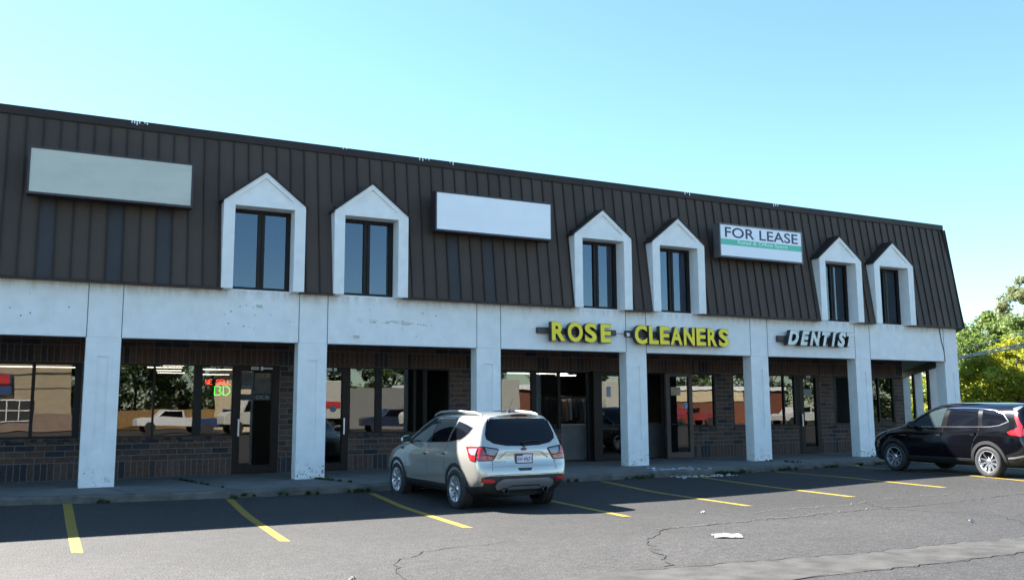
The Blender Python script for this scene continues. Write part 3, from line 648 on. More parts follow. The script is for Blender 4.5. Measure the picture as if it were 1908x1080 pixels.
# ------------------------------------------------------------------ things in and on the shop windows
def neon(txt, box, m, t, y=YW+.14, bold=-.0):
    cu = bpy.data.curves.new('t', 'FONT'); return cu
NR = mat('red_neon_tube', (.8, .1, .05), .4, emit=(1, .06, .03), emit_s=3.2); NG = mat('green_neon_tube', (.1, .8, .1), .4, emit=(.03, .95, .06), emit_s=2.2); NO = mat('unlit_neon_tube', (.10, .14, .10), .4)
GL = {'W': [[(0,1),(.25,0),(.5,.8),(.75,0),(1,1)]], 'E': [[(1,1),(0,1),(0,0),(1,0)], [(0,.5),(.8,.5)]], 'S': [[(1,.88),(.7,1),(.2,1),(0,.8),(.1,.58),(.9,.42),(1,.2),(.8,0),(.3,0),(0,.12)]], 'L': [[(0,1),(0,0),(1,0)]],
      'C': [[(1,1),(.5,1),(.1,.8),(0,.5),(.1,.2),(.5,0),(1,0)]], 'B': [[(0,0),(0,1),(.6,1),(.85,.85),(.85,.65),(.6,.5),(.9,.35),(1,.2),(.7,0),(0,0)]], 'D': [[(0,0),(0,1),(.5,1),(.9,.75),(1,.5),(.9,.25),(.5,0),(0,0)]]}
def neon_word(parent, word, x0, x1, z0, z1, m, r_, name, skip=()):
    n = len(word); st = (x1-x0)/n
    mb = MB()
    for i, c in enumerate(word):
        if c == ' ' or i in skip: continue
        a = x0+i*st+st*.1; b_ = a+st*.78
        for s in GL[c]: mb.tube([(a+u*(b_-a), YW+.16, z0+v*(z1-z0)) for u, v in s], r_, 5)
    local(mb.build(name, m, smooth=True), parent)
t = thing('neon_sign', 'neon window sign reading WE SELL in red over BD in green', 'neon sign', (3.9, YW+.16, 1.97))
neon_word(t, 'WE SELL', 3.60, 4.19, 2.235, 2.345, NR, .0075, 'red_lettering'); neon_word(t, 'CBD', 3.60, 4.20, 1.985, 2.19, NG, .009, 'green_lettering', skip=(0,)); neon_word(t, 'CBD', 3.60, 4.20, 1.985, 2.19, NO, .008, 'unlit_letter', skip=(1, 2))
t = thing('neon_sign', 'unlit OPEN neon sign hanging high in the window left of the red neon', 'neon sign', (3.0, YW+.3, 2.15))
GL['O'] = [[(.5,1),(.1,.8),(0,.5),(.1,.2),(.5,0),(.9,.2),(1,.5),(.9,.8),(.5,1)]]; GL['P'] = [[(0,0),(0,1),(.7,1),(1,.75),(.7,.5),(0,.5)]]; GL['N'] = [[(0,0),(0,1),(1,0),(1,1)]]
mb = MB(); neon_word(t, 'OPEN', 2.58, 3.2, 2.05, 2.25, mat('dead_neon', (.05, .11, .10), .4), .012, 'unlit_lettering')
# posters on the neon shop's door
def card(name, x0, x1, z0, z1, m, label, cat='poster', y=YW+.064, txt=None, tm=None, tb=None):
    mb = MB(); mb.box(x0, x1, y, y+.002, z0, z1); o = mb.build(name, m); t = thing(name, label, cat, ((x0+x1)/2, y, z0)); o.name = 'sheet'; local(o, t)
    if txt: local(text_at('poster_lettering', txt, tb, y-.0015, .001, tm), t)
    return t
PG = mat('dim_poster', (.075, .07, .068), .7, var=(6, .3)); PD = mat('dark_poster', (.03, .03, .034), .6, var=(6, .3)); PY = mat('amber_print', (.35, .24, .08), .7); PW = mat('pale_print', (.26, .26, .25), .7)
yb = YW+.044
card('poster', 4.41, 4.70, 2.12, 2.52, PG, 'dull grey poster in the upper left of the neon shop door', txt='Flavor', tm=PW, tb=(4.43, 4.66, 2.15, 2.22), y=yb)
card('poster', 4.72, 5.12, 2.02, 2.52, mat('taupe_poster', (.085, .072, .058), .7, var=(5, .3)), 'taupe poster with amber letters in the upper right of the neon shop door', txt='OCB', tm=PY, tb=(4.78, 5.08, 2.40, 2.49), y=yb)
card('poster', 4.41, 5.12, 1.86, 2.005, PD, 'black strip poster with pale letters across the neon shop door', txt='OCB', tm=PW, tb=(4.76, 5.07, 1.89, 1.97), y=yb)
mb = MB(); T = Matrix.Translation((6.66, YW+.056, 1.655)) @ Matrix.Rotation(R(90), 4, 'X'); mb.lathe([(0, .0), (.085, .0), (.085, .006), (0, .006)], 24, T)
st_ = mb.build('window_sticker', mat('sticker_white', (.7, .72, .8), .5)); t = thing('window_sticker', 'round white sticker on the glass door beside the second column', 'sticker', (6.66, YW, 1.57)); st_.name = 'disc'; local(st_, t); local(text_at('sticker_lettering', 'OPEN', (6.605, 6.715, 1.635, 1.68), YW+.048, .001, mat('sticker_blue', (.03, .07, .25), .5)), t)
card('notice', 14.68, 14.83, 1.95, 2.25, mat('blue_grey_notice', (.30, .36, .42), .7), 'blue-grey notice on the left folded door leaf', 'notice', y=YW-.12+.046)
card('notice', 17.44, 17.56, 1.62, 1.78, mat('blue_notice', (.22, .38, .60), .7), 'small blue notice on the right folded door leaf', 'notice', y=YW-.16+.046)
card('notice', 16.95, 17.30, 2.0, 2.25, mat('tan_notice', (.40, .30, .22), .7, var=(8, .3)), 'faded tan notice high on the right folded door leaf', 'notice', y=YW-.16+.046)
card('poster', 23.86, 24.55, 1.75, 2.42, mat('blue_poster', (.03, .12, .20), .6, var=(3, .3)), 'large blue poster in the window right of the dentist door', y=YW+.066)
card('poster', 22.46, 22.80, 2.0, 2.22, PW, 'pale sheet high on the dentist door glass', y=YW+.047)
# dry cleaner interior: counters, garment rail
CT = mat('pale_counter', (.30, .30, .30), .6, var=(3, .1)); CTB = mat('brown_counter', (.12, .095, .06), .6, var=(3, .2))
t = thing('shop_counter', 'pale grey counter inside the left open doorway of the cleaner', 'counter', (13.9, 3.5, .137))
mb = MB(); mb.box(13.62, 15.4, 3.35, 3.95, .137, 1.12); local(mb.build('counter_body', CT), t); mb = MB(); mb.box(13.1, 15.45, 3.30, 4.0, 1.12, 1.17); local(mb.build('counter_top', mat('counter_top_laminate', (.4, .38, .36), .5)), t); mb = MB(); mb.box(13.12, 13.615, 3.36, 3.95, .137, 1.12); local(mb.build('side_panel', CTB), t)
t = thing('shop_counter', 'grey counter inside the right open doorway of the cleaner', 'counter', (16.6, 3.3, .137))
mb = MB(); mb.box(16.1, 17.5, 3.1, 3.7, .137, 1.15); local(mb.build('counter_body', mat('grey_counter', (.14, .14, .135), .6, var=(3, .1))), t); mb = MB(); mb.box(16.05, 17.55, 3.05, 3.75, 1.15, 1.19); local(mb.build('counter_top', CTB), t)
t = thing('garment_rail', 'chrome garment rail with hangers and bagged clothes inside the cleaner', 'clothes rail', (14.6, 5.0, .137))
mb = MB(); mb.tube([(13.2, 5.0, 2.0), (16.2, 5.0, 2.0)], .018); 
for x in (13.3, 14.2, 16.1): mb.tube([(x, 5.0, .14), (x, 5.0, 2.05)], .02)
local(mb.build('rail', ALU), t)
for i in range(16):
    x = 13.4+i*.17+random.uniform(-.03, .03); mb = MB(); c = random.choice([(.25,.24,.24), (.08,.08,.10), (.30,.22,.16), (.12,.14,.2), (.4,.4,.42)])
    h = random.uniform(.55, .95); mb.prism([(x-.02, 1.95-h), (x+.05, 1.95-h), (x+.045, 1.85), (x+.01, 1.95), (x-.015, 1.85)], 4.78, 5.22)
    g = mb.build('garment', mat('garment_cloth', c, .8)); local(g, t)

# ------------------------------------------------------------------ cars
RUB = mat('tyre_rubber', (.022, .022, .023), .75, bump=(40, .2)); ALLOY = mat('alloy_wheel', (.60, .62, .65), .28, .9); WELL = mat('wheel_well', (.006, .006, .006), .95); PLAS = mat('black_trim_plastic', (.022, .023, .025), .55, bump=(120, .1))
CGL = mat('tinted_car_glass', (.004, .005, .008), .03, spec=.30); CGL2 = mat('clear_car_glass', (.028, .042, .046), .03, spec=.45); CHR = mat('chrome', (.75, .76, .78), .12, 1.0); SEAM = mat('panel_gap', (.01, .01, .01), .9)
LRED = mat('red_lamp_lens', (.42, .012, .015), .12, coat=1); LWH = mat('clear_lamp_lens', (.22, .22, .26), .12, coat=1); LBK = mat('lamp_bezel', (.02, .012, .014), .25)
PTS_MAIN = [(.0,.21),(.70,.21),(.83,.30),(.875,.40),(.90,.52),(.915,.68),(.920,.82),(.908,.93),(.885,1.01),(.855,1.085),(.775,1.34),(.662,1.57),(.42,1.648),(0,1.668)]
def car_body(rings, front_cap, rear_cap, mats, cladding_idx=3, sub=2):
    """rings: list (y list or value, [(x,z)*14])"""
    rows = []
    def row(y, P, f=1.0, dy=0):
        ys_ = y if isinstance(y, (list, tuple)) else [y]*14
        dys = dy if isinstance(dy, (list, tuple)) else [dy]*14
        return [(P[k][0]*f, ys_[k]+dys[k], P[k][1]) for k in range(14)]
    y, P = rings[0]
    for f, k in ((.30, 1.0), (.70, .92), (.93, .58)): rows.append(row(y, P, f, [d*k for d in rear_cap]))
    for y, P in rings: rows.append(row(y, P))
    y, P = rings[-1]
    for f, k in ((.90, .35), (.62, .80), (.30, 1.0)): rows.append(row(y, P, f, [d*k for d in front_cap]))
    V = []; idx = []
    for r_ in rows:
        L_ = []; Rr = []
        for k, (x, yy, z) in enumerate(r_):
            if k in (0, 13): V.append((0, yy, z)); L_.append(len(V)-1); Rr.append(len(V)-1)
            else: V.append((-x, yy, z)); L_.append(len(V)-1); V.append((x, yy, z)); Rr.append(len(V)-1)
        idx.append((L_, Rr))
    F = []; MI = []
    for (a, b_), (c, d) in zip(idx, idx[1:]):
        for k in range(13):
            F.append([a[k], c[k], c[k+1], a[k+1]]); F.append([b_[k], b_[k+1], d[k+1], d[k]]); MI += [1 if k < cladding_idx else 0]*2
    for (L_, Rr), flip in ((idx[0], 0), (idx[-1], 1)):
        for k in range(13):
            q = [L_[k], L_[k+1], Rr[k+1], Rr[k]]; q = [v for i, v in enumerate(q) if v not in q[:i]]
            F.append(q if not flip else q[::-1]); MI.append(1 if k < cladding_idx+1 else 0)
    me = bpy.data.meshes.new('body'); me.from_pydata(V, [], F)
    for m in mats: me.materials.append(m)
    me.polygons.foreach_set('material_index', MI)
    bm = bmesh.new(); bm.from_mesh(me); bmesh.ops.recalc_face_normals(bm, faces=bm.faces)
    cl = bm.edges.layers.float.get('crease_edge') or bm.edges.layers.float.new('crease_edge')
    bm.to_mesh(me); bm.free()
    ob = bpy.data.objects.new('body', me); COL.objects.link(ob)
    sd = ob.modifiers.new('s', 'SUBSURF'); sd.levels = sub; sd.render_levels = sub
    return ob
def bake(ob):
    dg = bpy.context.evaluated_depsgraph_get(); dg.update(); me = bpy.data.meshes.new_from_object(ob.evaluated_get(dg)); ob.modifiers.clear(); old = ob.data; ob.data = me; bpy.data.meshes.remove(old)
def cut_arches(ob, wheels, r):
    for (x, y, z) in wheels:
        mb = MB(); T = Matrix.Translation((x, y, z)) @ Matrix.Rotation(R(90), 4, 'Y')
        mb.lathe([(0, -.34), (r, -.34), (r, .42), (0, .42)] if x > 0 else [(0, -.42), (r, -.42), (r, .34), (0, .34)], 48, T)
        c = mb.build('cut', WELL); bo = ob.modifiers.new('b', 'BOOLEAN'); bo.operation = 'DIFFERENCE'; bo.object = c; bo.solver = 'EXACT'
        bake(ob); bpy.data.objects.remove(c)
class Skin:
    def __init__(s, ob):
        bm = bmesh.new(); bm.from_mesh(ob.data); s.t = BVHTree.FromBMesh(bm); bm.free(); s.par = ob
    def hit(s, a, b_, mode, side):
        if mode == 'side': o, d = Vector((side*2.5, a, b_)), Vector((-side, 0, 0))
        elif mode == 'rear': o, d = Vector((a, -4, b_)), Vector((0, 1, 0))
        elif mode == 'top': o, d = Vector((a, b_, 3)), Vector((0, 0, -1))
        h = s.t.ray_cast(o, d); return h[0], h[1], d
    def decal(s, name, poly, m, mode='side', side=-1, off=.004, thick=.004, sub=.07, parent=None, smooth=True, step=None):
        bm = bmesh.new(); vs = [bm.verts.new((p[0], p[1], 0)) for p in poly]; bm.faces.new(vs)
        bmesh.ops.triangulate(bm, faces=bm.faces[:])
        for _ in range(6):
            E_ = [e for e in bm.edges if e.calc_length() > sub]
            if not E_: break
            bmesh.ops.subdivide_edges(bm, edges=E_, cuts=1); bmesh.ops.triangulate(bm, faces=bm.faces[:])
        last = None; bad = []
        for v in bm.verts:
            h, n, d = s.hit(v.co.x, v.co.y, mode, side)
            if h is None: bad.append(v); continue
            v.co = h-d*off
        if bad: bmesh.ops.delete(bm, geom=bad, context='VERTS')
        if not bm.faces: bm.free(); return None
        d = {'side': Vector((-side, 0, 0)), 'rear': Vector((0, 1, 0)), 'top': Vector((0, 0, -1))}[mode]
        bm.normal_update()
        for f in bm.faces:
            if f.normal.dot(d) > 0: f.normal_flip()
        r_ = bmesh.ops.extrude_face_region(bm, geom=bm.faces[:]); nv = [g for g in r_['geom'] if isinstance(g, bmesh.types.BMVert)]
        for v in nv: v.co -= d*thick
        bmesh.ops.recalc_face_normals(bm, faces=bm.faces)
        me = bpy.data.meshes.new(name); bm.to_mesh(me); bm.free(); me.materials.append(m)
        if smooth:
            me.polygons.foreach_set('use_smooth', [True]*len(me.polygons)); me.set_sharp_from_angle(angle=R(40))
        o = bpy.data.objects.new(name, me); COL.objects.link(o); o.parent = parent or s.par.parent; return o
    def strip(s, name, pts, wd, m, mode='side', side=-1, off=.001, thick=.003, parent=None):
        """thin strip along a polyline in the projected plane"""
        P = []
        for a, b_ in zip(pts, pts[1:]):
            n = max(1, int(math.dist(a, b_)/.08))
            P += [(a[0]+(b_[0]-a[0])*i/n, a[1]+(b_[1]-a[1])*i/n) for i in range(n)]
        P.append(pts[-1]); Lf = []; Rg = []
        for i, p in enumerate(P):
            d = Vector(P[min(i+1, len(P)-1)])-Vector(P[max(i-1, 0)]); d.normalize(); n = Vector((-d.y, d.x))*wd/2; Lf.append((p[0]+n.x, p[1]+n.y)); Rg.append((p[0]-n.x, p[1]-n.y))
        V = []; F = []
        d = {'side': Vector((-side, 0, 0)), 'rear': Vector((0, 1, 0)), 'top': Vector((0, 0, -1))}[mode]
        for a, b_ in zip(Lf, Rg):
            for q in (a, b_):
                h, n, _ = s.hit(q[0], q[1], mode, side)
                h = (h if h is not None else (Vector(V[-4]) + d*off if len(V) >= 4 else Vector((0, 0, 0))))
                V += [tuple(h-d*(off+thick)), tuple(h-d*(off-.02))]
        for i in range(len(P)-1):
            a = i*4; F += [[a, a+4, a+6, a+2], [a, a+1, a+5, a+4], [a+2, a+6, a+7, a+3]]
        me = bpy.data.meshes.new(name); me.from_pydata(V, [], F); me.materials.append(m); bm = bmesh.new(); bm.from_mesh(me); bmesh.ops.recalc_face_normals(bm, faces=bm.faces); bm.to_mesh(me); bm.free()
        o = bpy.data.objects.new(name, me); COL.objects.link(o); o.parent = parent or s.par.parent; return o
def wheel(root, x, y, z, r, rr, style, turn=0):
    side = -1 if x < 0 else 1
    e = bpy.data.objects.new('wheel', None); COL.objects.link(e); e.parent = root; e.location = (x, y, z); e.rotation_euler = (0, 0, turn); e.empty_display_size = .2
    T = Matrix.Rotation(R(90)*side, 4, 'Y') @ Matrix.Identity(4); w_ = .112
    mb = MB(); mb.lathe([(rr, -w_), (rr+.03, -w_-.004), (r-.05, -w_-.008), (r-.015, -w_+.008), (r, -w_+.03), (r, -.05), (r-.008, -.045), (r-.008, -.038), (r, -.033), (r, .033), (r-.008, .038), (r-.008, .045), (r, .05), (r, w_-.03), (r-.015, w_-.008), (r-.05, w_+.008), (rr+.03, w_+.004), (rr, w_-.002), (rr-.012, w_-.02), (rr-.012, -w_)], 48, T)
    o = mb.build('tyre', RUB, e, smooth=True); o.data.set_sharp_from_angle(angle=R(45))
    mb = MB(); mb.lathe([(rr-.002, w_-.004), (rr-.02, w_-.002), (rr-.028, w_-.03), (rr-.05, .0), (rr-.06, -w_)], 48, T); mb.lathe([(0, w_-.03), (.035, w_-.028), (.062, w_-.045), (.07, w_-.07)], 24, T)
    n = 5
    for k in range(n):
        for sgn in (-1, 1):
            t = 2*math.pi*k/n+.3+(sgn*.15 if style == 0 else sgn*.30); t2 = 2*math.pi*k/n+.3+sgn*(.27 if style == 0 else .31)
            a = (math.cos(t), math.sin(t)); b2 = (math.cos(t2), math.sin(t2)); wi, wo = .026, .036
            if style == 1: wi, wo = .020, .026
            p0 = Vector((a[0]*.05, a[1]*.05)); p1 = Vector((b2[0]*(rr-.025), b2[1]*(rr-.025))); d = (p1-p0).normalized(); nn = Vector((-d.y, d.x))
            h0, h1 = w_-.045, w_-.018; b0 = len(mb.v); V = []
            for p, wv, h in ((p0, wi, h0), (p1, wo, h1)):
                V += [(p.x+nn.x*wv, p.y+nn.y*wv, h-.035), (p.x+nn.x*wv*.6, p.y+nn.y*wv*.6, h), (p.x-nn.x*wv*.6, p.y-nn.y*wv*.6, h), (p.x-nn.x*wv, p.y-nn.y*wv, h-.035)]
            mb.v += [tuple(T @ Vector(q)) for q in V]
            for i in range(3): mb.f.append([b0+i, b0+i+1, b0+5+i, b0+4+i]); mb.m.append(0); mb.c.append(None)
    o = mb.build('rim', ALLOY, e, smooth=False)
    mb = MB(); mb.lathe([(0, -.02), (rr-.05, -.02), (rr-.05, -.05), (0, -.05)], 32, T); mb.lathe([(.05, -.018), (.15, -.018), (.15, .0), (.05, .0)], 24, T); mb.build('brake_disc', mat('dark_brake', (.02, .02, .02), .6, .3), e)
    return e
def arc(cy, cz, r, a0, a1, n=22): return [(cy+r*math.cos(R(a0+(a1-a0)*i/n)), cz+r*math.sin(R(a0+(a1-a0)*i/n))) for i in range(n+1)]
def P_(**kw):
    p = list(PTS_MAIN)
    for k, v in kw.items(): p[int(k[1:])] = v
    return p
def scale_x(P, f, lo=0, hi=14): return [(x*f if lo <= i < hi else x, z) for i, (x, z) in enumerate(P)]
def make_suv(label, group, kind, loc, rz):
    t = thing('parked_suv', label, 'car', loc, rz, group); sil = kind == 'silver'
    paint = mat('champagne_metallic_paint', (.50, .48, .43), .26, .6, coat=1) if sil else mat('black_gloss_paint', (.0025, .0025, .004), .10, coat=.6, spec=.4)
    Lr = -2.04 if sil else -2.16; R_ = []
    rear_top = dict(p9=(.81,1.11), p10=(.725,1.37), p11=(.61,1.565), p12=(.36,1.61), p13=(0,1.625)) if sil else dict(p9=(.82,1.12), p10=(.74,1.38), p11=(.61,1.575), p12=(.36,1.625), p13=(0,1.64))
    ry = [0,0,-.01,-.03,-.06,-.06,-.05,-.035,-.02,.01,.09,.15,.10,.08]; ry = [Lr+d for d in ry]
    rp = scale_x(P_(**rear_top), .955, 1, 9); rp[1] = (.62,.30); rp[2] = (.74,.36); rp[3] = (.81,.43)
    R_.append((ry, rp))
    R_.append((Lr+.22, scale_x(P_(p9=(.835,1.105), p10=(.735,1.36), p11=(.64,1.58), p12=(.40,1.632), p13=(0,1.647)), .99, 1, 9)))
    R_.append((-1.35, P_(p9=(.845,1.10), p11=(.65,1.58), p12=(.41,1.64), p13=(0,1.66))))
    R_.append((-.7, P_())); R_.append((0, P_(p13=(0,1.67)))); R_.append((.30, P_(p10=(.762,1.33), p11=(.645,1.555), p12=(.40,1.63), p13=(0,1.645))))
    R_.append((.72, P_(p9=(.85,1.075), p10=(.78,1.25), p11=(.69,1.36), p12=(.38,1.43), p13=(0,1.45))))
    R_.append((1.12, P_(p8=(.88,1.0), p9=(.85,1.05), p10=(.81,1.09), p11=(.72,1.11), p12=(.40,1.15), p13=(0,1.16))))
    R_.append((1.60, P_(p7=(.90,.91), p8=(.87,.95), p9=(.83,.985), p10=(.76,1.01), p11=(.62,1.035), p12=(.34,1.06), p13=(0,1.065))))
    fz = dict(p6=(.86,.74), p7=(.83,.81), p8=(.79,.86), p9=(.73,.895), p10=(.65,.92), p11=(.52,.94), p12=(.30,.96), p13=(0,.965))
    R_.append((1.98, scale_x(P_(**fz), .96, 1, 6))); 
    fr_ = P_(p6=(.74,.72), p7=(.71,.79), p8=(.67,.83), p9=(.61,.86), p10=(.54,.88), p11=(.43,.895), p12=(.25,.91), p13=(0,.915)); fr_ = scale_x(fr_, .84, 1, 6); R_.append((2.13, fr_))
    rear = [0,-.02,-.06,-.10,-.13,-.12,-.06,-.07,-.09,-.08,-.06,-.05,-.05,-.05]; front = [0,.04,.08,.10,.12,.12,.11,.09,.06,.03,.01,0,0,0]
    body = car_body(R_, front, rear, [paint, PLAS], 3)
    body.parent = t
    zs_ = .345; WH = [(-.80, -1.345, zs_), (.80, -1.345, zs_), (-.80, 1.345, zs_), (.80, 1.345, zs_)]
    bake(body); S = Skin(body)
    cut_arches(body, WH, .385)
    body.data.materials.append(WELL) if len(body.data.materials) < 3 else None
    body.data.polygons.foreach_set('use_smooth', [True]*len(body.data.polygons)); body.data.set_sharp_from_angle(angle=R(38))
    mb = MB(); mb.box(-.70, .70, -1.75, 1.75, .24, .80); mb.build('underbody', WELL, t)
    for i, (x, y, z) in enumerate(WH): wheel(t, x+(.008 if x > 0 else -.008), y, z, .345, .235 if sil else .245, 0 if sil else 1, 0 if y < 0 else R(2))
    for sd in (-1, 1):
        D = lambda *a, **k: S.decal(*a, side=sd, **k)
        # arch mouldings
        for cy in (-1.345, 1.345):
            a = arc(cy, .345, .445 if sil else .455, -14, 194); b_ = arc(cy, .345, .383, 194, -14); S.decal('arch_trim', a+b_, PLAS, side=sd, off=-.004, thick=.018, sub=.05)
        # glasshouse
        if sil:
            W_ = [('side_window', [(.86,1.10),(.56,1.29),(.24,1.455),(.06,1.515),(-.10,1.535),(-.205,1.54),(-.13,1.115)], CGL2),
                  ('side_window', [(-.175,1.118),(-.25,1.542),(-.62,1.545),(-.88,1.53),(-.99,1.50),(-.90,1.14)], CGL),
                  ('side_window', [(-.97,1.15),(-1.06,1.49),(-1.20,1.475),(-1.42,1.44),(-1.68,1.385),(-1.60,1.30),(-1.50,1.24),(-1.38,1.19)], CGL)]
            dlo = [(.93,1.085),(.58,1.31),(.25,1.475),(.06,1.532),(-.25,1.56),(-.62,1.562),(-.90,1.548),(-1.20,1.495),(-1.42,1.458),(-1.73,1.393),(-1.62,1.28),(-1.50,1.215),(-1.36,1.165),(-.9,1.122),(-.13,1.098)]
        else:
            W_ = [('side_window', [(.86,1.10),(.56,1.29),(.24,1.455),(.06,1.505),(-.05,1.525),(-.14,1.53),(-.09,1.11)], CGL2),
                  ('side_window', [(-.25,1.112),(-.25,1.53),(-.62,1.535),(-1.02,1.52),(-1.10,1.12)], CGL),
                  ('side_window', [(-1.21,1.125),(-1.14,1.51),(-1.45,1.475),(-1.66,1.40),(-1.80,1.24),(-1.62,1.16),(-1.40,1.135)], CGL)]
            dlo = [(.93,1.085),(.58,1.31),(.25,1.475),(.06,1.525),(-.25,1.55),(-.62,1.553),(-1.05,1.54),(-1.45,1.495),(-1.69,1.415),(-1.86,1.23),(-1.62,1.14),(-1.4,1.115),(-.13,1.095)]
        D('window_surround', dlo, PLAS if sil else mat('gloss_black_trim', (.008,.008,.009), .12, coat=1), off=-.006, thick=.008, sub=.06)
        for n_, p, m in W_: D(n_, p, m, off=.003, thick=.003, sub=.06)
        if sil:
            S.strip('pillar_trim', [(-.905,1.135),(-.995,1.50)], .012, paint, side=sd, off=.004); S.strip('pillar_trim', [(-.965,1.145),(-1.055,1.495)], .012, CHR, side=sd, off=.004)
            S.strip('window_sill_trim', [(.9,1.09),(-.13,1.10),(-.9,1.125),(-1.36,1.168)], .010, paint, side=sd, off=.004)
        else:
            S.strip('chrome_window_line', [(.93,1.088),(-.13,1.095),(-1.4,1.112),(-1.62,1.14),(-1.85,1.23),(-1.68,1.40),(-1.45,1.475),(-1.05,1.520),(-.62,1.534),(-.25,1.531),(.0,1.52)], .016, CHR, side=sd, off=.004)
        # panel gaps
        for pts in ([(.98,.98),(.92,.78),(.86,.5),(.86,.33)], [(-.15,1.10),(-.13,.8),(-.13,.33)], [(-.90,1.125),(-.92,.95),(-.90,.78),(-.93,.55),(-.99,.36)] if sil else [(-1.12,1.11),(-1.13,.95),(-1.02,.82),(-.93,.6),(-.92,.36)], [(.98,1.04),(.98,.98)]):
            S.strip('door_gap', pts, .008, SEAM, side=sd, off=-.001, thick=.002)
        S.strip('sill_crease', [(.84,.42),(-.9,.42)], .012, paint, side=sd, off=.0, thick=.006)
        # handles
        for hy in ((-.03, .93), (-.84, .955)) if sil else ((-.02, .94), (-.96, .965)):
            y0, z0 = hy; o = S.decal('door_handle', [(y0-.10,z0-.014),(y0+.10,z0-.018),(y0+.10,z0+.012),(y0-.10,z0+.016)], paint, side=sd, off=.022, thick=.014, sub=.05)
            S.decal('handle_cup', [(y0-.07,z0-.032),(y0-.01,z0-.045),(y0+.06,z0-.036),(y0+.07,z0+.01),(y0-.07,z0+.012)], SEAM if sil else CHR, side=sd, off=.001, thick=.002, sub=.05)
            h, n, d = S.hit(y0-.09, z0, 'side', sd); mb = MB()
            for q in (-.09, .09):
                h, n, d = S.hit(y0+q, z0, 'side', sd); xx = h.x; mb.box(min(xx, xx+sd*.024), max(xx, xx+sd*.024), y0+q-.012, y0+q+.012, z0-.014, z0+.012)
            mb.build('handle_mount', paint, o)
        # mirrors
        h, n, d = S.hit(.70, 1.10, 'side', sd); x0 = sd*(abs(h.x)-.02)
        mb = MB(); bmz = bmesh.new(); bmesh.ops.create_uvsphere(bmz, u_segments=20, v_segments=12, radius=1)
        for v in bmz.verts:
            c = v.co; yy = max(c.y, -.45); v.co = Vector((sd*.98+c.x*.115*(1-.15*c.z), .70+yy*.085, 1.145+c.z*.078))
        me = bpy.data.meshes.new('mirror'); bmz.to_mesh(me); bmz.free(); me.materials.append(paint); me.polygons.foreach_set('use_smooth', [True]*len(me.polygons)); mo = bpy.data.objects.new('mirror', me); COL.objects.link(mo); mo.parent = t; me.set_sharp_from_angle(angle=R(50))
        mb = MB(); mb.prism([(sd*.98-.09, 1.09), (sd*.98+.085, 1.095), (sd*.98+.09, 1.17), (sd*.98+.05, 1.205), (sd*.98-.08, 1.20)], .700-.045, .700-.037); mb.build('mirror_glass', CGL2, mo)
        mb = MB(); mb.tube([(x0, .74, 1.085), (sd*.93, .72, 1.11)], [.035, .028], 8); mb.build('mirror_arm', PLAS, mo)
        # lights at the rear corner
        if sil:
            S.decal('tail_lamp_bezel', [(-1.66,1.075),(-1.78,.985),(-1.90,.855),(-2.06,.84),(-2.06,1.09),(-1.9,1.085)], LBK, side=sd, off=.001, thick=.006, sub=.05)
            S.decal('tail_lamp', [(-1.70,1.065),(-1.80,.985),(-1.915,.865),(-2.05,.85),(-2.05,1.075),(-1.9,1.072)], LRED, side=sd, off=.006, thick=.012, sub=.05)
            S.decal('tail_lamp_lens', [(-1.80,1.045),(-1.86,.98),(-1.95,.945),(-2.045,.945),(-2.045,1.055)], LWH, side=sd, off=.017, thick=.004, sub=.05)
        else:
            S.decal('tail_lamp', [(-1.86,1.00),(-1.93,1.035),(-2.02,1.06),(-2.09,1.12),(-1.99,1.30),(-1.955,1.40),(-2.02,1.40),(-2.10,1.25),(-2.17,1.14),(-2.19,.92),(-2.02,.935),(-1.93,.945)], LRED, side=sd, off=.003, thick=.012, sub=.04)
            S.decal('headlamp', [(1.66,.95),(1.80,.86),(2.02,.79),(2.09,.80),(2.07,.88),(1.9,.94)], LWH, side=sd, off=.003, thick=.008, sub=.05)
            S.decal('side_marker', [(1.80,.66),(1.86,.66),(1.90,.73),(1.85,.75)], mat('amber_reflector', (.5,.1,.02), .3), side=sd, off=.003, thick=.004)
            S.strip('lower_trim', [(-1.83,.435),(-1.98,.45),(-2.1,.475),(-2.20,.50)], .035, mat('satin_silver_trim', (.5,.51,.53), .35, .8), side=sd, off=.006)
            S.decal('spoiler_fin', [(-1.87,1.52),(-2.06,1.585),(-2.10,1.57),(-1.97,1.44),(-1.93,1.45)], mat('gloss_white_fin', (.12,.13,.15), .15, coat=1), side=sd, off=.003, thick=.006)
        # roof rail
        if sil:
            pts = [(sd*.56,-1.74,1.56),(sd*.56,-1.64,1.61),(sd*.565,-1.42,1.645),(sd*.58,-.6,1.675),(sd*.575,.0,1.655),(sd*.565,.22,1.615),(sd*.56,.30,1.575)]
            mb = MB(); mb.tube(pts, [.014,.02,.022,.022,.022,.018,.012], 8); ob = mb.build('roof_rail', mat('satin_rail', (.55,.55,.55), .35, .8), t, smooth=True); ob.data.transform(Matrix.Identity(4))
            S.decal('fender_vent', [(1.03,.985),(1.16,.99),(1.20,.965),(1.15,.95),(1.05,.955)], PLAS, side=sd, off=.003, thick=.006)
    # rear face
    Rr = lambda *a, **k: S.decal(*a, mode='rear', **k)
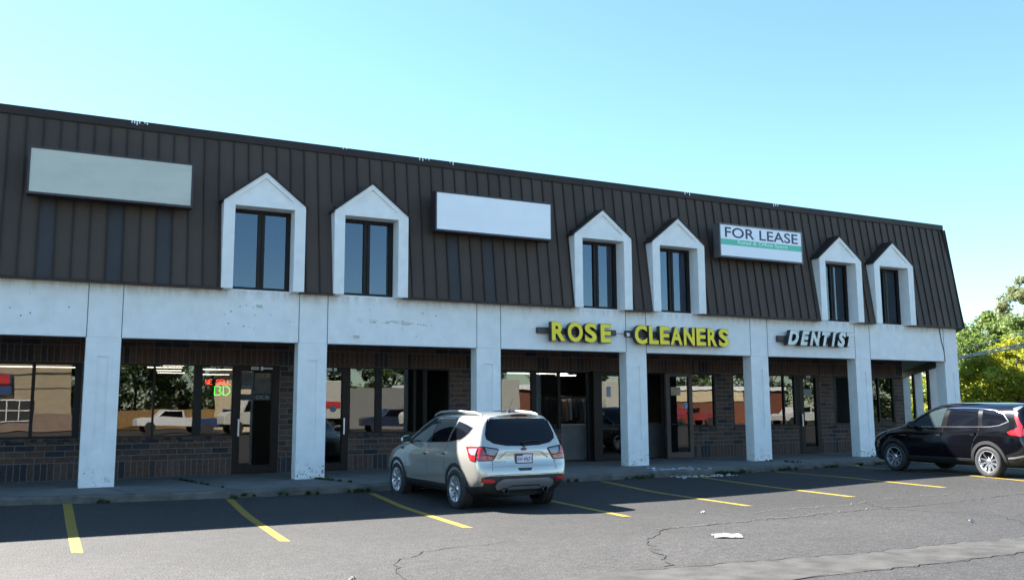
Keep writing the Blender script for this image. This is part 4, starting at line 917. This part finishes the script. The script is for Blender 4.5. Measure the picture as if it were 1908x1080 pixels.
    if sil:
        Rr('rear_window', [(-.58,1.535),(-.60,1.51),(-.675,1.28),(-.665,1.20),(-.55,1.13),(-.32,1.09),(0,1.08),(.32,1.09),(.55,1.13),(.665,1.20),(.675,1.28),(.60,1.51),(.58,1.535),(0,1.55)], CGL, off=.002, thick=.004, sub=.09)
        Rr('brake_lamp', [(-.16,1.575),(.16,1.575),(.15,1.60),(-.15,1.60)], mat('dark_red_lamp', (.10,.008,.012), .2), off=.012, thick=.02, sub=.1)
        for sd in (-1, 1):
            q = lambda P: [(sd*a, b_) for a, b_ in P]
            Rr('tail_lamp_bezel', q([(.87,.845),(.59,.845),(.555,.88),(.47,1.03),(.50,1.05),(.74,1.085),(.87,1.09)]), LBK, off=.001, thick=.006, sub=.05)
            Rr('tail_lamp', q([(.87,.86),(.60,.86),(.555,.91),(.87,.95)]), LRED, off=.006, thick=.010, sub=.05); Rr('tail_lamp', q([(.87,1.075),(.76,1.07),(.72,.95),(.87,.95)]), LRED, off=.006, thick=.010, sub=.05)
            Rr('tail_lamp_lens', q([(.70,.955),(.555,.93),(.495,1.025),(.71,1.06)]), LWH, off=.006, thick=.011, sub=.05)
            Rr('bumper_reflector', q([(.79,.49),(.60,.485),(.575,.515),(.62,.55),(.80,.555)]), LRED, off=.006, thick=.014, sub=.05)
            S.strip('tailgate_gap', q([(.60,.84),(.615,.70),(.66,.60)]), .008, SEAM, mode='rear', off=0, thick=.002)
        Rr('bumper_cladding', [(-.86,.30),(.86,.30),(.87,.42),(.84,.575),(.66,.60),(-.66,.60),(-.84,.575),(-.87,.42)], PLAS, off=-.004, thick=.008, sub=.08)
        Rr('skid_plate', [(-.50,.36),(.50,.36),(.56,.43),(.53,.50),(.44,.545),(-.44,.545),(-.53,.50),(-.56,.43)], mat('satin_silver_plastic', (.24,.25,.27), .4, .4), off=.012, thick=.022, sub=.06)
        S.strip('diffuser_ridge', [(-.30,.40),(-.26,.425),(.26,.425),(.30,.40)], .02, PLAS, mode='rear', off=.034, thick=.003)
        for x in (-.38, .38):
            mb = MB(); T = Matrix.Translation((x, -2.16, .35)) @ Matrix.Rotation(R(90), 4, 'X'); mb.lathe([(.05,-.10),(.05,.07),(.044,.075),(.040,.07),(.040,-.08),(0,-.08)], 20, T); mb.build('exhaust_tip', mat('dark_exhaust', (.08,.08,.08), .35, .9), t, smooth=True)
        S.strip('plate_shelf_edge', [(-.48,.88),(-.42,.92),(-.34,.985),(.34,.985),(.42,.92),(.48,.88)], .018, mat('shelf_shadow_trim', (.30,.29,.26), .35, .5, coat=1), mode='rear', off=.0, thick=.010)
        Rr('tailgate_handle', [(-.11,.675),(.11,.675),(.14,.72),(-.14,.72)], PLAS, off=.002, thick=.006, sub=.1)
        S.strip('tailgate_crease', [(-.80,.755),(0,.765),(.80,.755)], .02, paint, mode='rear', off=.0, thick=.010)
        S.strip('tailgate_gap', [(-.66,.612),(0,.615),(.66,.612)], .008, SEAM, mode='rear', off=.0, thick=.002)
        h, n, d = S.hit(0, .85, 'rear', 1); yp = h.y-.022
        mb = MB(); mb.box(-.165, .165, yp, yp+.012, .79, .955); pl = mb.build('license_plate_frame', DARK, t)
        mb = MB(); mb.box(-.148, .148, yp-.003, yp-.0005, .805, .94); pp = mb.build('license_plate', mat('plate_white', (.62,.66,.76), .4), pl)
        text_at('plate_lettering', 'EW 49671', (-.135, .135, .828, .895), yp-.0045, .001, mat('plate_red', (.28,.06,.10), .5), pl, bold=.02)
        mb = MB(); mb.box(-.148, -.03, yp-.0042, yp-.0034, .915, .94); mb.build('plate_stripe', mat('plate_blue', (.03,.08,.22), .5), pl)
        h, n, d = S.hit(0, 1.03, 'rear', 1); T = Matrix.Translation((0, h.y-.008, 1.03)) @ Matrix.Rotation(R(90), 4, 'X') @ Matrix.Diagonal((1, .42, 1, 1))
        mb = MB(); mb.lathe([(.0, .006), (.060, .006), (.066, 0), (.066, -.02), (0, -.02)], 28, T); bd = mb.build('oval_badge', mat('blue_badge', (.01,.035,.16), .2, coat=1), t); mb = MB(); mb.lathe([(.060, .0063), (.070, .0063), (.070, -.02), (.060, -.02)], 28, T); mb.build('badge_ring', CHR, bd)
        text_at('model_lettering', 'ESCAPE', (-.56, -.36, .818, .838), S.hit(-.46, .83, 'rear', 1)[0].y-.008, .008, CHR, t, bold=.02, spacing=1.2); text_at('trim_lettering', 'SE', (.60, .66, .818, .842), S.hit(.66, .83, 'rear', 1)[0].y-.008, .008, CHR, t, bold=.02)
        yw = S.hit(.05, 1.10, 'rear', 1)[0].y
        mb = MB(); mb.tube([(.02, yw-.02, 1.085), (-.02, yw-.035, 1.14), (.15, yw-.01, 1.165), (.34, yw+.0, 1.16)], [.014, .010, .008, .006], 6); mb.tube([(.02, yw+.03, 1.08), (.02, yw-.03, 1.08)], .02, 8); mb.build('rear_wiper', PLAS, t)
        yt = -1.62; zt = S.hit(0, yt, 'top', 1)[0].z
        mb = MB(); mb.tube([(0, yt, zt-.01), (0, yt, zt+.02), (0, yt-.02, zt+.035)], [.045, .035, .012], 10); mb.tube([(0, yt-.01, zt+.03), (.02, yt-.12, zt+.23)], [.006, .003], 6); mb.build('aerial', DARK, t)
        Rr('spoiler_lip', [(-.60,1.568),(.60,1.568),(.56,1.585),(-.56,1.585)], paint, off=.0, thick=.025, sub=.08)
    else:
        Rr('rear_window', [(-.62,1.55),(-.72,1.20),(.72,1.20),(.62,1.55)], CGL, off=.002, thick=.004, sub=.09)
        Rr('bumper_cladding', [(-.86,.30),(.86,.30),(.87,.47),(-.87,.47)], PLAS, off=-.002, thick=.008, sub=.08)
        mb = MB(); mb.prism([(-1.95,1.635),(-1.55,1.675),(-1.60,1.65)], -.012, .012, ax='x') if False else None
        zt = S.hit(0, -1.55, 'top', 1)[0].z; mb = MB(); mb.prism([(-1.68, zt-.03), (-1.42, zt-.005), (-1.60, zt+.055), (-1.67, zt+.06)], -.022, .022, ax='x'); mb.build('shark_fin_aerial', paint, t)
        for sd in (-1, 1): Rr('tail_lamp', [(sd*a, b_) for a, b_ in [(.86,.93),(.60,.97),(.62,1.05),(.86,1.10)]], LRED, off=.003, thick=.01, sub=.05)
        Rr('license_plate', [(-.15,.80),(.15,.80),(.15,.93),(-.15,.93)], LWH, off=.004, thick=.006)
        # roof-mounted grey rear wing edge
        Rr('rear_spoiler', [(-.62,1.575),(.62,1.575),(.58,1.60),(-.58,1.60)], paint, off=.0, thick=.06, sub=.08)
    # windscreen seen through from behind the wheel arch line
    S2 = []
    return t
make_suv('champagne silver SUV parked nose-in at the kerb, seen from behind, with yellow-roofed sun on its rear half' if False else 'champagne silver SUV parked nose-in at the kerb with its tail in the sun', 'cars parked nose-in at the kerb', 'silver', (7.481, -3.83, -.098), .028)
make_suv('glossy black SUV with chrome window line cut off by the right edge of the photo', 'cars parked nose-in at the kerb', 'black', (19.955, -5.19, .045), -.076)

# ------------------------------------------------------------------ vegetation
LEAFM = {}
def leaf_mat(name):
    m = bpy.data.materials.new(name); m.use_nodes = True; nt = m.node_tree; N = nt.nodes; L = nt.links; N.clear()
    o = N.new('ShaderNodeOutputMaterial'); a = N.new('ShaderNodeVertexColor'); a.layer_name = 'col'; d = N.new('ShaderNodeBsdfDiffuse'); t = N.new('ShaderNodeBsdfTranslucent'); g = N.new('ShaderNodeBsdfGlossy'); g.inputs['Roughness'].default_value = .5; g.inputs[0].default_value = (.5, .5, .5, 1)
    m1 = N.new('ShaderNodeMixShader'); m1.inputs[0].default_value = .55; m2 = N.new('ShaderNodeMixShader'); m2.inputs[0].default_value = .04
    L.new(a.outputs[0], d.inputs[0]); L.new(a.outputs[0], t.inputs[0]); L.new(d.outputs[0], m1.inputs[1]); L.new(t.outputs[0], m1.inputs[2]); L.new(m1.outputs[0], m2.inputs[1]); L.new(g.outputs[0], m2.inputs[2]); L.new(m2.outputs[0], o.inputs[0]); return m
LEAF = leaf_mat('foliage'); BARK = mat('bark', (.09, .07, .055), .9, var=(6, .3), bump=(20, .6))
def leaves(name, centers, radii, per, size, cols, rs, parent=None, flat=.0):
    n = len(centers)*per
    c = np.repeat(np.array(centers), per, 0); r = np.repeat(np.array(radii), per)[:, None]
    d = rs.normal(size=(n, 3)); d /= np.linalg.norm(d, axis=1)[:, None]; rad = rs.uniform(.25, 1, size=(n, 1))**.6
    p = c+d*r*rad*np.array([1, 1, .75])
    nrm = rs.normal(size=(n, 3))+d*.6+np.array([-.15, .15, .8]); nrm /= np.linalg.norm(nrm, axis=1)[:, None]
    a = np.cross(nrm, rs.normal(size=(n, 3))); a /= np.linalg.norm(a, axis=1)[:, None]; b_ = np.cross(nrm, a)
    s = size*rs.uniform(.6, 1.3, size=(n, 1)); a *= s*.5; b_ *= s*.32
    V = np.stack([p-a, p-a*.1+b_, p+a, p-a*.1-b_], 1).reshape(-1, 3)
    me = bpy.data.meshes.new(name); me.vertices.add(4*n); me.loops.add(4*n); me.polygons.add(n)
    me.vertices.foreach_set('co', V.ravel()); me.loops.foreach_set('vertex_index', np.arange(4*n)); me.polygons.foreach_set('loop_start', np.arange(0, 4*n, 4)); me.polygons.foreach_set('loop_total', np.full(n, 4)); me.update()
    cc = np.array(cols)[rs.randint(0, len(cols), n)]*rs.uniform(.75, 1.25, size=(n, 1))
    cl = np.repeat(np.array(cols)[rs.randint(0, len(cols), len(centers))], per, 0); cc = .5*cc+.5*cl
    ca = me.color_attributes.new('col', 'FLOAT_COLOR', 'CORNER'); ca.data.foreach_set('color', np.repeat(np.concatenate([cc, np.ones((n, 1))], 1), 4, 0).ravel())
    me.materials.append(LEAF); o = bpy.data.objects.new(name, me); COL.objects.link(o); o.parent = parent; return o
def tree(x, y, h, w_, label, cols, seed, ncl=90, per=220, size=.17, trunk=.16, low=.25, group='trees beyond the building', name='deciduous_tree', clr=.6, z0=0, shape=1.0, cat='tree'):
    rs = np.random.RandomState(seed); t = thing(name, label, cat, (x, y, z0), rs.uniform(0, 6), group)
    C_ = []; Rr = []
    for i in range(ncl):
        u = rs.uniform(0, 1); zz = low+(1-low)*u
        prof = math.sin(math.pi*min(1, (u*.86+.14)))**.6*(1-.25*u)*shape
        a = rs.uniform(0, 2*math.pi); rr = w_/2*prof*rs.uniform(.25, 1)**.35*rs.uniform(.8, 1.15)
        C_.append((rr*math.cos(a), rr*math.sin(a), h*zz*rs.uniform(.94, 1.0)-clr*.3)); Rr.append(clr*rs.uniform(.6, 1.25)*(1-.35*u))
    leaves('crown', C_, Rr, per, size, cols, rs, t)
    mb = MB(); mb.tube([(0, 0, -.1), (.05, .03, h*.2), (-.05, .06, h*.45), (.04, 0, h*.8)], [trunk, trunk*.8, trunk*.55, trunk*.15], 8)
    for i in range(0, ncl, 3):
        c = C_[i]; z = max(h*.14, c[2]*.55); f = min(1, z/(h*.8)); mb.tube([(.02, .02, z), (c[0]*.45, c[1]*.45, z+(c[2]-z)*.55), c], [trunk*.34*(1.1-f*.6), trunk*.2*(1.1-f*.6), .008], 5)
    mb.build('trunk', BARK, t, smooth=True); return t
GR = [(.14,.21,.045), (.18,.25,.055), (.10,.15,.035), (.20,.26,.08)]; YG = [(.36,.37,.03), (.29,.34,.035), (.38,.36,.03), (.20,.27,.03), (.42,.38,.04)]; GD = [(.03,.055,.018), (.045,.07,.02), (.025,.04,.015)]; GG = [(.20,.22,.10), (.25,.26,.13), (.15,.18,.07)]
tree(41.0, 7.4, 5.0, 7.4, 'yellow-green maple in front of the taller trees at the right edge', YG, 3, ncl=210, per=95, size=.18, clr=.62, low=.14, name='maple_tree')
tree(43.0, 11.5, 3.6, 3.4, 'small yellow-green tree beside the corner of the building', YG, 5, ncl=80, per=95, size=.17, clr=.5, low=.12, name='maple_tree')
tree(51.1, 15.6, 7.4, 7.4, 'mid green full tree behind the yellow-green maple', GR, 8, ncl=200, per=110, size=.20, clr=.75, low=.2)
tree(53.4, 19.2, 7.0, 6.4, 'mid green bushy tree rising just beside the roof corner', GR, 10, ncl=190, per=110, size=.20, clr=.75, low=.15)
tree(60.6, 19.4, 10.7, 7.6, 'tall airy grey-green tree, the highest at the right edge', GG, 13, ncl=130, per=170, size=.20, clr=.75, low=.3)
tree(51.2, 11.8, 8.2, 8.0, 'dark green tree cut off by the right edge behind the maple', GR, 14, ncl=120, per=200, size=.2, clr=.8, low=.2)
for i, (x, y, h) in enumerate([(67.9, 29.9, 9.2), (70.0, 30.4, 8.9), (68.9, 31.9, 8.6)]): tree(x, y, h, 3.6, ['narrow dark conifer between the roof corner and the green trees', 'dark conifer behind the airy tree', 'far dark conifer hidden low behind the wing'][i], GD, 30+i, ncl=60, per=160, size=.2, clr=.6, low=.1, name='conifer_tree', shape=.8)
for i, (x, y) in enumerate([(43.0, 13.1), (44.1, 14.9), (45.3, 16.6)]): tree(x, y, 3.4, 4.2, ['leafy shrub seen between the arcade columns nearest the corner', 'leafy shrub seen between the middle arcade columns', 'leafy shrub seen through the farthest arcade gap'][i], YG+GR, 50+i, ncl=50, per=200, size=.17, clr=.6, low=.06, name='shrub', trunk=.05, group='shrubs beyond the arcade', cat='shrub')
# brick-pink house beyond
def house(name, label, x, y, rz, w_, d_, h, wallm, roofm, rh=1.6, group=None, win=3, z0=0):
    t = thing(name, label, 'building', (x, y, z0), rz, group)
    mb = MB(); mb.box(-w_/2, w_/2, -d_/2, d_/2, 0, h); mb.prism([(-d_/2, h), (d_/2, h), (0, h+rh)], -w_/2, w_/2, ax='x'); mb.build('wall', wallm, t)
    mb = MB(); o = .4; sl_ = rh/(d_/2)
    for s in (-1, 1):
        mb.prism([(s*(d_/2+o), h-o*sl_+.02), (0, h+rh+.02), (0, h+rh+.17), (s*(d_/2+o), h-o*sl_+.17)], -w_/2-o, w_/2+o, ax='x')
    mb.build('roof', roofm, t)
    for i in range(win):
        xx = -w_/2+w_*(i+.5)/win
        for s in (-1, 1):
            mb = MB(); mb.box(xx-.5, xx+.5, s*(d_/2+.02)-.03, s*(d_/2+.02)+.03, .9, 2.1); f = mb.build('window', WHITE, t); mb = MB(); mb.box(xx-.43, xx+.43, s*(d_/2+.05)-.02, s*(d_/2+.05)+.02, .97, 2.03); mb.build('pane', CGL2, f)
    return t
PINK = mat('pink_brick', (.42, .25, .20), .85, var=(3, .15))
house('house', 'low pinkish brick house glimpsed behind the maple and between the columns', 62.4, 25.6, R(78), 14, 9, 3.2, PINK, mat('brown_shingle', (.30, .19, .15), .9, var=(5, .2)), .9)
# lawn beyond the lot
LAWN = mat('lawn', (.055, .085, .022), .95, var=(1.5, .35))
mb = MB(); P = [(33, -1), (40, -6), (120, -6), (200, 160), (30, 160), (24, 16), (30, 10)]; mb.face([(x, y, .02) for x, y in P]); tag(mb.build('lawn', LAWN), 'grass verge beyond the parking lot', kind='structure')
# weeds along the kerb and in the joints
rs = np.random.RandomState(4); Cn, Rn = [], []
def ky(x):
    for a, b_ in zip(KE, KE[1:]):
        if a[0] <= x <= b_[0]: return a[1]+(b_[1]-a[1])*(x-a[0])/(b_[0]-a[0])
    return -1
for x0, n, sp in ((1.2, 4, .4), (3.6, 5, .3), (4.9, 5, .5), (5.9, 12, .32), (6.9, 6, .3), (10.2, 10, .9), (12.6, 14, .5), (15.4, 24, .75), (17.2, 12, .7), (19.4, 14, .6), (20.6, 10, .3), (21.6, 6, .3)):
    for i in range(n):
        x = x0+rs.normal()*sp*.5; Cn.append((x, ky(x)-.03-abs(rs.normal())*.03, .02+abs(rs.normal())*.02+G(x, -2))); Rn.append(rs.uniform(.02, .05))
for (x0, y0, x1, y1, n) in ((5.55, -.02, 5.95, -1.4, 20), (2.95, 1.2, 3.4, -1.4, 16), (22.5, -.1, 22.7, -.9, 12), (18.3, -.1, 18.5, -1.4, 10)):
    for i in range(n):
        u = rs.uniform(); Cn.append((x0+(x1-x0)*u, y0+(y1-y0)*u, .15)); Rn.append(rs.uniform(.02, .045))
o = leaves('weeds', Cn, Rn, 26, .05, [(.06,.10,.025), (.09,.13,.03), (.04,.06,.02)], rs); tag(o, 'small green weeds along the kerb and pavement joints', kind='stuff')
# litter
def scrap(x, y, sx, sy, rz, col, label, seed):
    rs = random.Random(seed); bm = bmesh.new(); n, m = 7, 4; V = [[bm.verts.new((sx*(i/n-.5)*(1+.12*math.sin(j*2+seed)), sy*(j/m-.5), .012+.03*rs.random()*(1 if 0 < j < m else .3))) for j in range(m+1)] for i in range(n+1)]
    for i in range(n):
        for j in range(m): bm.faces.new((V[i][j], V[i+1][j], V[i+1][j+1], V[i][j+1]))
    r_ = bmesh.ops.extrude_face_region(bm, geom=bm.faces[:]); [setattr(g, 'co', g.co-Vector((0, 0, .006))) for g in r_['geom'] if isinstance(g, bmesh.types.BMVert)]
    bmesh.ops.recalc_face_normals(bm, faces=bm.faces); me = bpy.data.meshes.new('paper_scrap'); bm.to_mesh(me); bm.free(); me.materials.append(mat('litter_paper', col, .7)); me.transform(Matrix.Translation((x, y, G(x, y)+.006)) @ Matrix.Rotation(rz, 4, 'Z')); o = bpy.data.objects.new('paper_scrap', me); COL.objects.link(o); return tag(o, label, 'litter')
scrap(8.28, -10.25, .33, .26, -.5, (.70, .69, .66), 'largest crumpled white paper lying in the sunlit lot', 1)
scrap(9.75, -7.95, .055, .04, .3, (.4, .4, .4), 'tiny white scrap near the end of a yellow line, left of the long crack', 2)
scrap(12.25, -10.9, .10, .03, .2, (.35, .35, .34), 'thin white scrap in the right part of the lot below the crack', 3)
scrap(13.5, -1.45, .10, .08, .4, (.7, .7, .68), 'small white scrap on the broken pavement edge beside the fourth column', 4).location.z = .14
scrap(20.2, -1.65, .12, .09, .9, (.5, .5, .48), 'pale stone-like scrap at the kerb near the black car', 5)
scrap(3.0, -10.9, .14, .07, 1.0, (.03, .035, .02), 'dried leaf lying in the lower left of the lot', 6)
mb = MB(); rs2 = random.Random(8)
for i in range(60):
    x = rs2.gauss(14.3, .45); y = -2.35+rs2.gauss(0, .16); s = rs2.uniform(.01, .04); mb.box(x-s, x+s, y-s*.7, y+s*.6, G(x, y)+.0, G(x, y)+.02*rs2.random()+.006)
for i in range(40):
    x = rs2.gauss(14.2, .4); y = -1.5+rs2.gauss(0, .25); s = rs2.uniform(.01, .05); mb.box(x-s, x+s, y-s*.7, y+s*.6, .13, .142+.01*rs2.random()) if y > ky(x)+.05 else None
tag(mb.build('concrete_rubble', mat('pale_rubble', (.45, .46, .46), .9, var=(9, .2))), 'pale crumbled concrete at the broken kerb beside the fourth column', kind='stuff')
# overhead wires with their poles
WIRE = mat('pale_wire', (.75, .78, .78), .6); POLE = mat('weathered_pole', (.16, .13, .10), .9, var=(4, .3))
def pole(x, y, h, label):
    t = thing('utility_pole', label, 'utility pole', (x, y, 0), 0, 'utility poles'); mb = MB(); mb.tube([(0, 0, 0), (0, 0, h)], [.16, .11], 10); mb.build('pole', POLE, t, smooth=True); mb = MB(); mb.box(-1.2, 1.2, -.05, .05, h-.8, h-.68); mb.build('crossarm', POLE, t)
def wire(p0, p1, sag, r_, label):
    P = [(p0[0]+(p1[0]-p0[0])*i/24, p0[1]+(p1[1]-p0[1])*i/24, p0[2]+(p1[2]-p0[2])*i/24-sag*4*(i/24)*(1-i/24)) for i in range(25)]
    mb = MB(); mb.tube(P, r_, 6); tag(mb.build('overhead_wire', WIRE if r_ > .011 else POLE, smooth=True), label, 'wire', 'overhead wires right of the building')
ra = lambda tx, ty, tz, d: (.194+tx*d, -19.83+ty*d, 1.579+tz*d)
def ext(a, b_, t0, t1): return tuple(a[i]+(b_[i]-a[i])*t0 for i in range(3)), tuple(a[i]+(b_[i]-a[i])*t1 for i in range(3))
for (A, B, r_, l) in (((.806,.593,.123), (.839,.545,.132), .008, 'single thin wire against the sky right of the roof'), ((.802,.597,.048), (.836,.549,.058), .030, 'lower thick pale cable crossing in front of the trees'), ((.802,.597,.0495), (.836,.549,.061), .024, 'upper of the two close cables crossing the trees'), ((.802,.597,.056), (.836,.549,.070), .016, 'thin cable above the pair crossing the trees')):
    a = ra(*A, 42); b_ = ra(*B, 36.5); e0, e1 = ext(a, b_, -3.0, 3.2); wire(e0, e1, .0, r_, l)

# ------------------------------------------------------------------ the far side of the road (seen mirrored in the shop glass)
BEI = mat('beige_block', (.34, .28, .19), .85, var=(1.5, .08)); BEI2 = mat('rose_block_base', (.22, .16, .13), .85, var=(2, .1)); RBR = mat('red_brick_far', (.17, .06, .035), .85, var=(4, .15)); WHP = mat('white_truck_paint', (.48, .47, .43), .4, var=(1, .04)); FEN = mat('cedar_fence', (.24, .14, .05), .8, var=(3, .2))
def mx(u, v): return None
t = thing('beige_shop', 'plain beige block shop across the lot seen mirrored in the left window', 'building', (-8, -62, 0))
mb = MB(); mb.box(-12, 10.4, -6, 0, 1.5, 8.4); mb.build('wall', BEI, t); mb = MB(); mb.box(-12.1, 10.5, -6, .06, 0, 1.5); mb.build('wall_base', BEI2, t)
mb = MB()
for i, z in enumerate((7.0, 7.35, 7.7, 8.1)): mb.box(-12.1, 10.7+i*.1, -6, .14+i*.12, z, z+.10)
mb.build('cornice', mat('dark_cornice', (.06, .05, .045), .7), t)
mb = MB(); mb.box(-6.5, 7.6, .01, .10, .9, 2.7); wn_ = mb.build('window', DARK, t); mb = MB()
for i in range(15): mb.box(-6.5+i*1.0, -6.42+i*1.0, .1, .16, .9, 2.7)
for z in (.9, 1.9, 2.7): mb.box(-6.5, 7.6, .1, .16, z-.04, z+.04)
mb.build('frame', WHITE, wn_)
mb = MB(); mb.box(2.2, 5.9, .02, .25, 3.1, 4.9); sg = mb.build('wall_sign', mat('navy_sign', (.03, .06, .16), .5), t); mb = MB(); mb.box(2.4, 5.75, .25, .3, 3.9, 4.8); mb.build('sign_panel', mat('red_sign', (.45, .03, .03), .5), sg)
t = thing('gabled_shed', 'cream building with a gable end seen mirrored in the neon shop window', 'building', (17.3, -52, 0))
mb = MB(); mb.prism([(-2.4, 0), (1.2, 0), (1.2, 5.0), (-.6, 6.6), (-2.4, 5.0)], -14, 0); mb.build('wall', mat('cream_wall', (.62, .53, .36), .8, var=(1, .05)), t); mb = MB(); mb.prism([(1.15, 4.9), (-.6, 6.65), (-.6, 6.8), (1.5, 4.75)], -14.2, .2); mb.prism([(-2.35, 4.9), (-.6, 6.65), (-.6, 6.8), (-2.7, 4.75)], -14.2, .2); mb.build('roof', mat('dark_shingle_far', (.05, .045, .04), .9), t)
mb = MB(); mb.box(1.25, 12, -13, -.5, 0, 3.6); mb.build('annex', mat('grey_wall_far', (.2, .2, .19), .8), t)
t = thing('red_brick_shop', 'low red brick shop with white parapet seen mirrored in the middle windows', 'building', (44, -52, 0))
mb = MB(); mb.box(-13, 30, -8, 0, 0, 3.6); mb.build('wall', RBR, t); mb = MB(); mb.box(-13.2, 30.2, -8.2, .2, 3.6, 4.0); mb.build('parapet', WHITE, t)
mb = MB(); mb.box(14, 24, .02, .08, 2.4, 3.5); mb.build('fascia_panel', mat('cream_panel_far', (.6, .5, .33), .7), t)
def truck(x, y, rz, label, name='box_truck'):
    t = thing(name, label, 'truck', (x, y, 0), rz, 'trucks across the lot')
    mb = MB(); mb.box(-3.4, 2.6, -1.25, 1.25, 1.05, 3.9); mb.build('cargo_box', WHP, t, bevel=.05)
    mb = MB(); mb.prism([(2.75, .7), (5.6, .7), (5.65, 1.35), (5.4, 1.55), (4.45, 1.68), (4.0, 2.55), (2.75, 2.6)], -1.05, 1.05); mb.build('cab', WHP, t, bevel=.05)
    for s in (-1, 1):
        mb = MB(); mb.prism([(3.05, 1.65), (4.25, 1.65), (3.9, 2.4), (3.05, 2.4)], s*1.06-.01, s*1.06+.01); mb.build('cab_window', CGL, t)
    for xx in (-2.2, 4.7):
        for s in (-1, 1):
            mb = MB(); T = Matrix.Translation((xx, s*.95, .48)) @ Matrix.Rotation(R(90), 4, 'X'); mb.lathe([(0, -.14), (.48, -.14), (.48, .14), (0, .14)], 20, T); mb.build('wheel', RUB, t)
    mb = MB(); mb.box(-3.4, 5.3, -.5, .5, .5, 1.05); mb.build('chassis', DARK, t)
    return t
truck(28.5, -36.5, R(172), 'white box truck seen mirrored in the window behind the silver car'); truck(44.5, -40.5, R(180), 'white box truck seen mirrored in the cleaner door glass'); 
t = truck(17.4, -44.5, R(176), 'white rental truck with red stripe seen mirrored beneath the neon sign')
mb = MB(); mb.box(-3.0, .2, -1.30, -1.27, 1.9, 2.3); mb.box(-3.0, .2, 1.27, 1.30, 1.9, 2.3); mb.build('red_stripe', mat('truck_red', (.5, .03, .03), .5), t); mb = MB(); mb.box(.5, 2.4, -1.30, -1.27, 1.3, 2.6); mb.box(.5, 2.4, 1.27, 1.30, 1.3, 2.6); mb.build('mural_panel', mat('truck_teal', (.05, .15, .2), .5, var=(2, .6)), t)
def pickup(x, y, rz, col, label):
    t = thing('pickup_truck', label, 'pickup', (x, y, 0), rz, 'pickups across the lot'); m = mat('pickup_paint', col, .3, coat=.6)
    mb = MB(); mb.prism([(-2.7, .5), (2.6, .5), (2.65, 1.0), (2.4, 1.15), (1.3, 1.22), (.75, 1.78), (-.75, 1.8), (-.85, 1.2), (-2.7, 1.2)], -.95, .95); mb.build('body', m, t, bevel=.04)
    for s in (-1, 1):
        mb = MB(); mb.prism([(-.65, 1.25), (1.1, 1.25), (.7, 1.7), (-.65, 1.72)], s*.96-.01, s*.96+.01); mb.build('side_window', CGL, t)
    for xx in (-1.75, 1.75):
        for s in (-1, 1):
            mb = MB(); T = Matrix.Translation((xx, s*.85, .4)) @ Matrix.Rotation(R(90), 4, 'X'); mb.lathe([(0, -.13), (.4, -.13), (.4, .13), (0, .13)], 20, T); mb.build('wheel', RUB, t)
    return t
pickup(9.2, -50, R(175), (.7, .7, .7), 'white pickup seen mirrored in the window beside the first column'); pickup(13.0, -46, R(10), (.03, .05, .12), 'dark blue pickup seen mirrored beside the white one'); pickup(-6.5, -44, R(0), (.62, .64, .66), 'pale pickup seen mirrored low in the left edge window')
pickup(24.0, -40.5, R(185), (.02, .03, .06), 'dark pickup seen mirrored in the neon shop door')
pickup(55.0, -45, R(185), (.22, .03, .03), 'red pickup seen mirrored in the dentist door')
pickup(62.0, -38, R(175), (.6, .6, .58), 'pale grey pickup seen mirrored in the right end windows')
t = thing('wooden_fence', 'honey coloured board fence seen mirrored behind the pickups', 'fence', (8, -66, 0)); mb = MB()
for i in range(60): mb.box(-4+i*.3, -3.72+i*.3, -.02, .02+.01*(i % 2), 0, 1.9)
mb.build('board_panel', FEN, t); mb = MB(); mb.box(-4, 14, -.06, -.02, .4, .5); mb.box(-4, 14, -.06, -.02, 1.5, 1.6); mb.build('rail', FEN, t)
for i, (x, y, h, w_) in enumerate([(3.5, -72, 11, 7), (8.5, -74, 12.5, 8), (15, -76, 10, 9), (24, -66, 12, 10), (33, -66, 11, 10), (43, -68, 12, 11), (54, -66, 10, 10), (66, -62, 11, 11), (78, -58, 11, 10), (90, -54, 10, 10)]):
    tree(x, y, h, w_, ['tall dark tree behind the fence, leftmost of the mirrored row', 'second tall dark tree of the mirrored row behind the fence', 'broad tree behind the gabled shed', 'dark tree between the gabled shed and the brick shop', 'dark tree behind the left end of the brick shop', 'dark tree behind the brick shop near its left third', 'tree behind the middle of the brick shop', 'tree behind the right half of the brick shop', 'tree near the right end of the mirrored row', 'last tree at the right end of the mirrored row'][i], GD+GR[:1], 70+i, ncl=90, per=170, size=.30, clr=1.3, low=.12, group='trees across the road')
pole(20, -60, 10.5, 'utility pole across the road beside the gabled shed'); pole(-16, -58, 10.5, 'utility pole across the road at the beige shop')
for i, (z, dx) in enumerate(((9.78, -1.0), (9.78, 1.0), (8.6, 0))):
    P0, P1 = (-16+dx, -58, z), (20+dx, -60, z); P = [(P0[0]+(P1[0]-P0[0])*k/16, P0[1]+(P1[1]-P0[1])*k/16, z-.9*4*(k/16)*(1-k/16)) for k in range(17)]
    mb = MB(); mb.tube(P, .03, 4); tag(mb.build('street_wire', DARK), ['left line on the crossarm of the street poles', 'right line on the crossarm of the street poles', 'lowest line between the street poles'][i], 'wire', 'wires across the road')
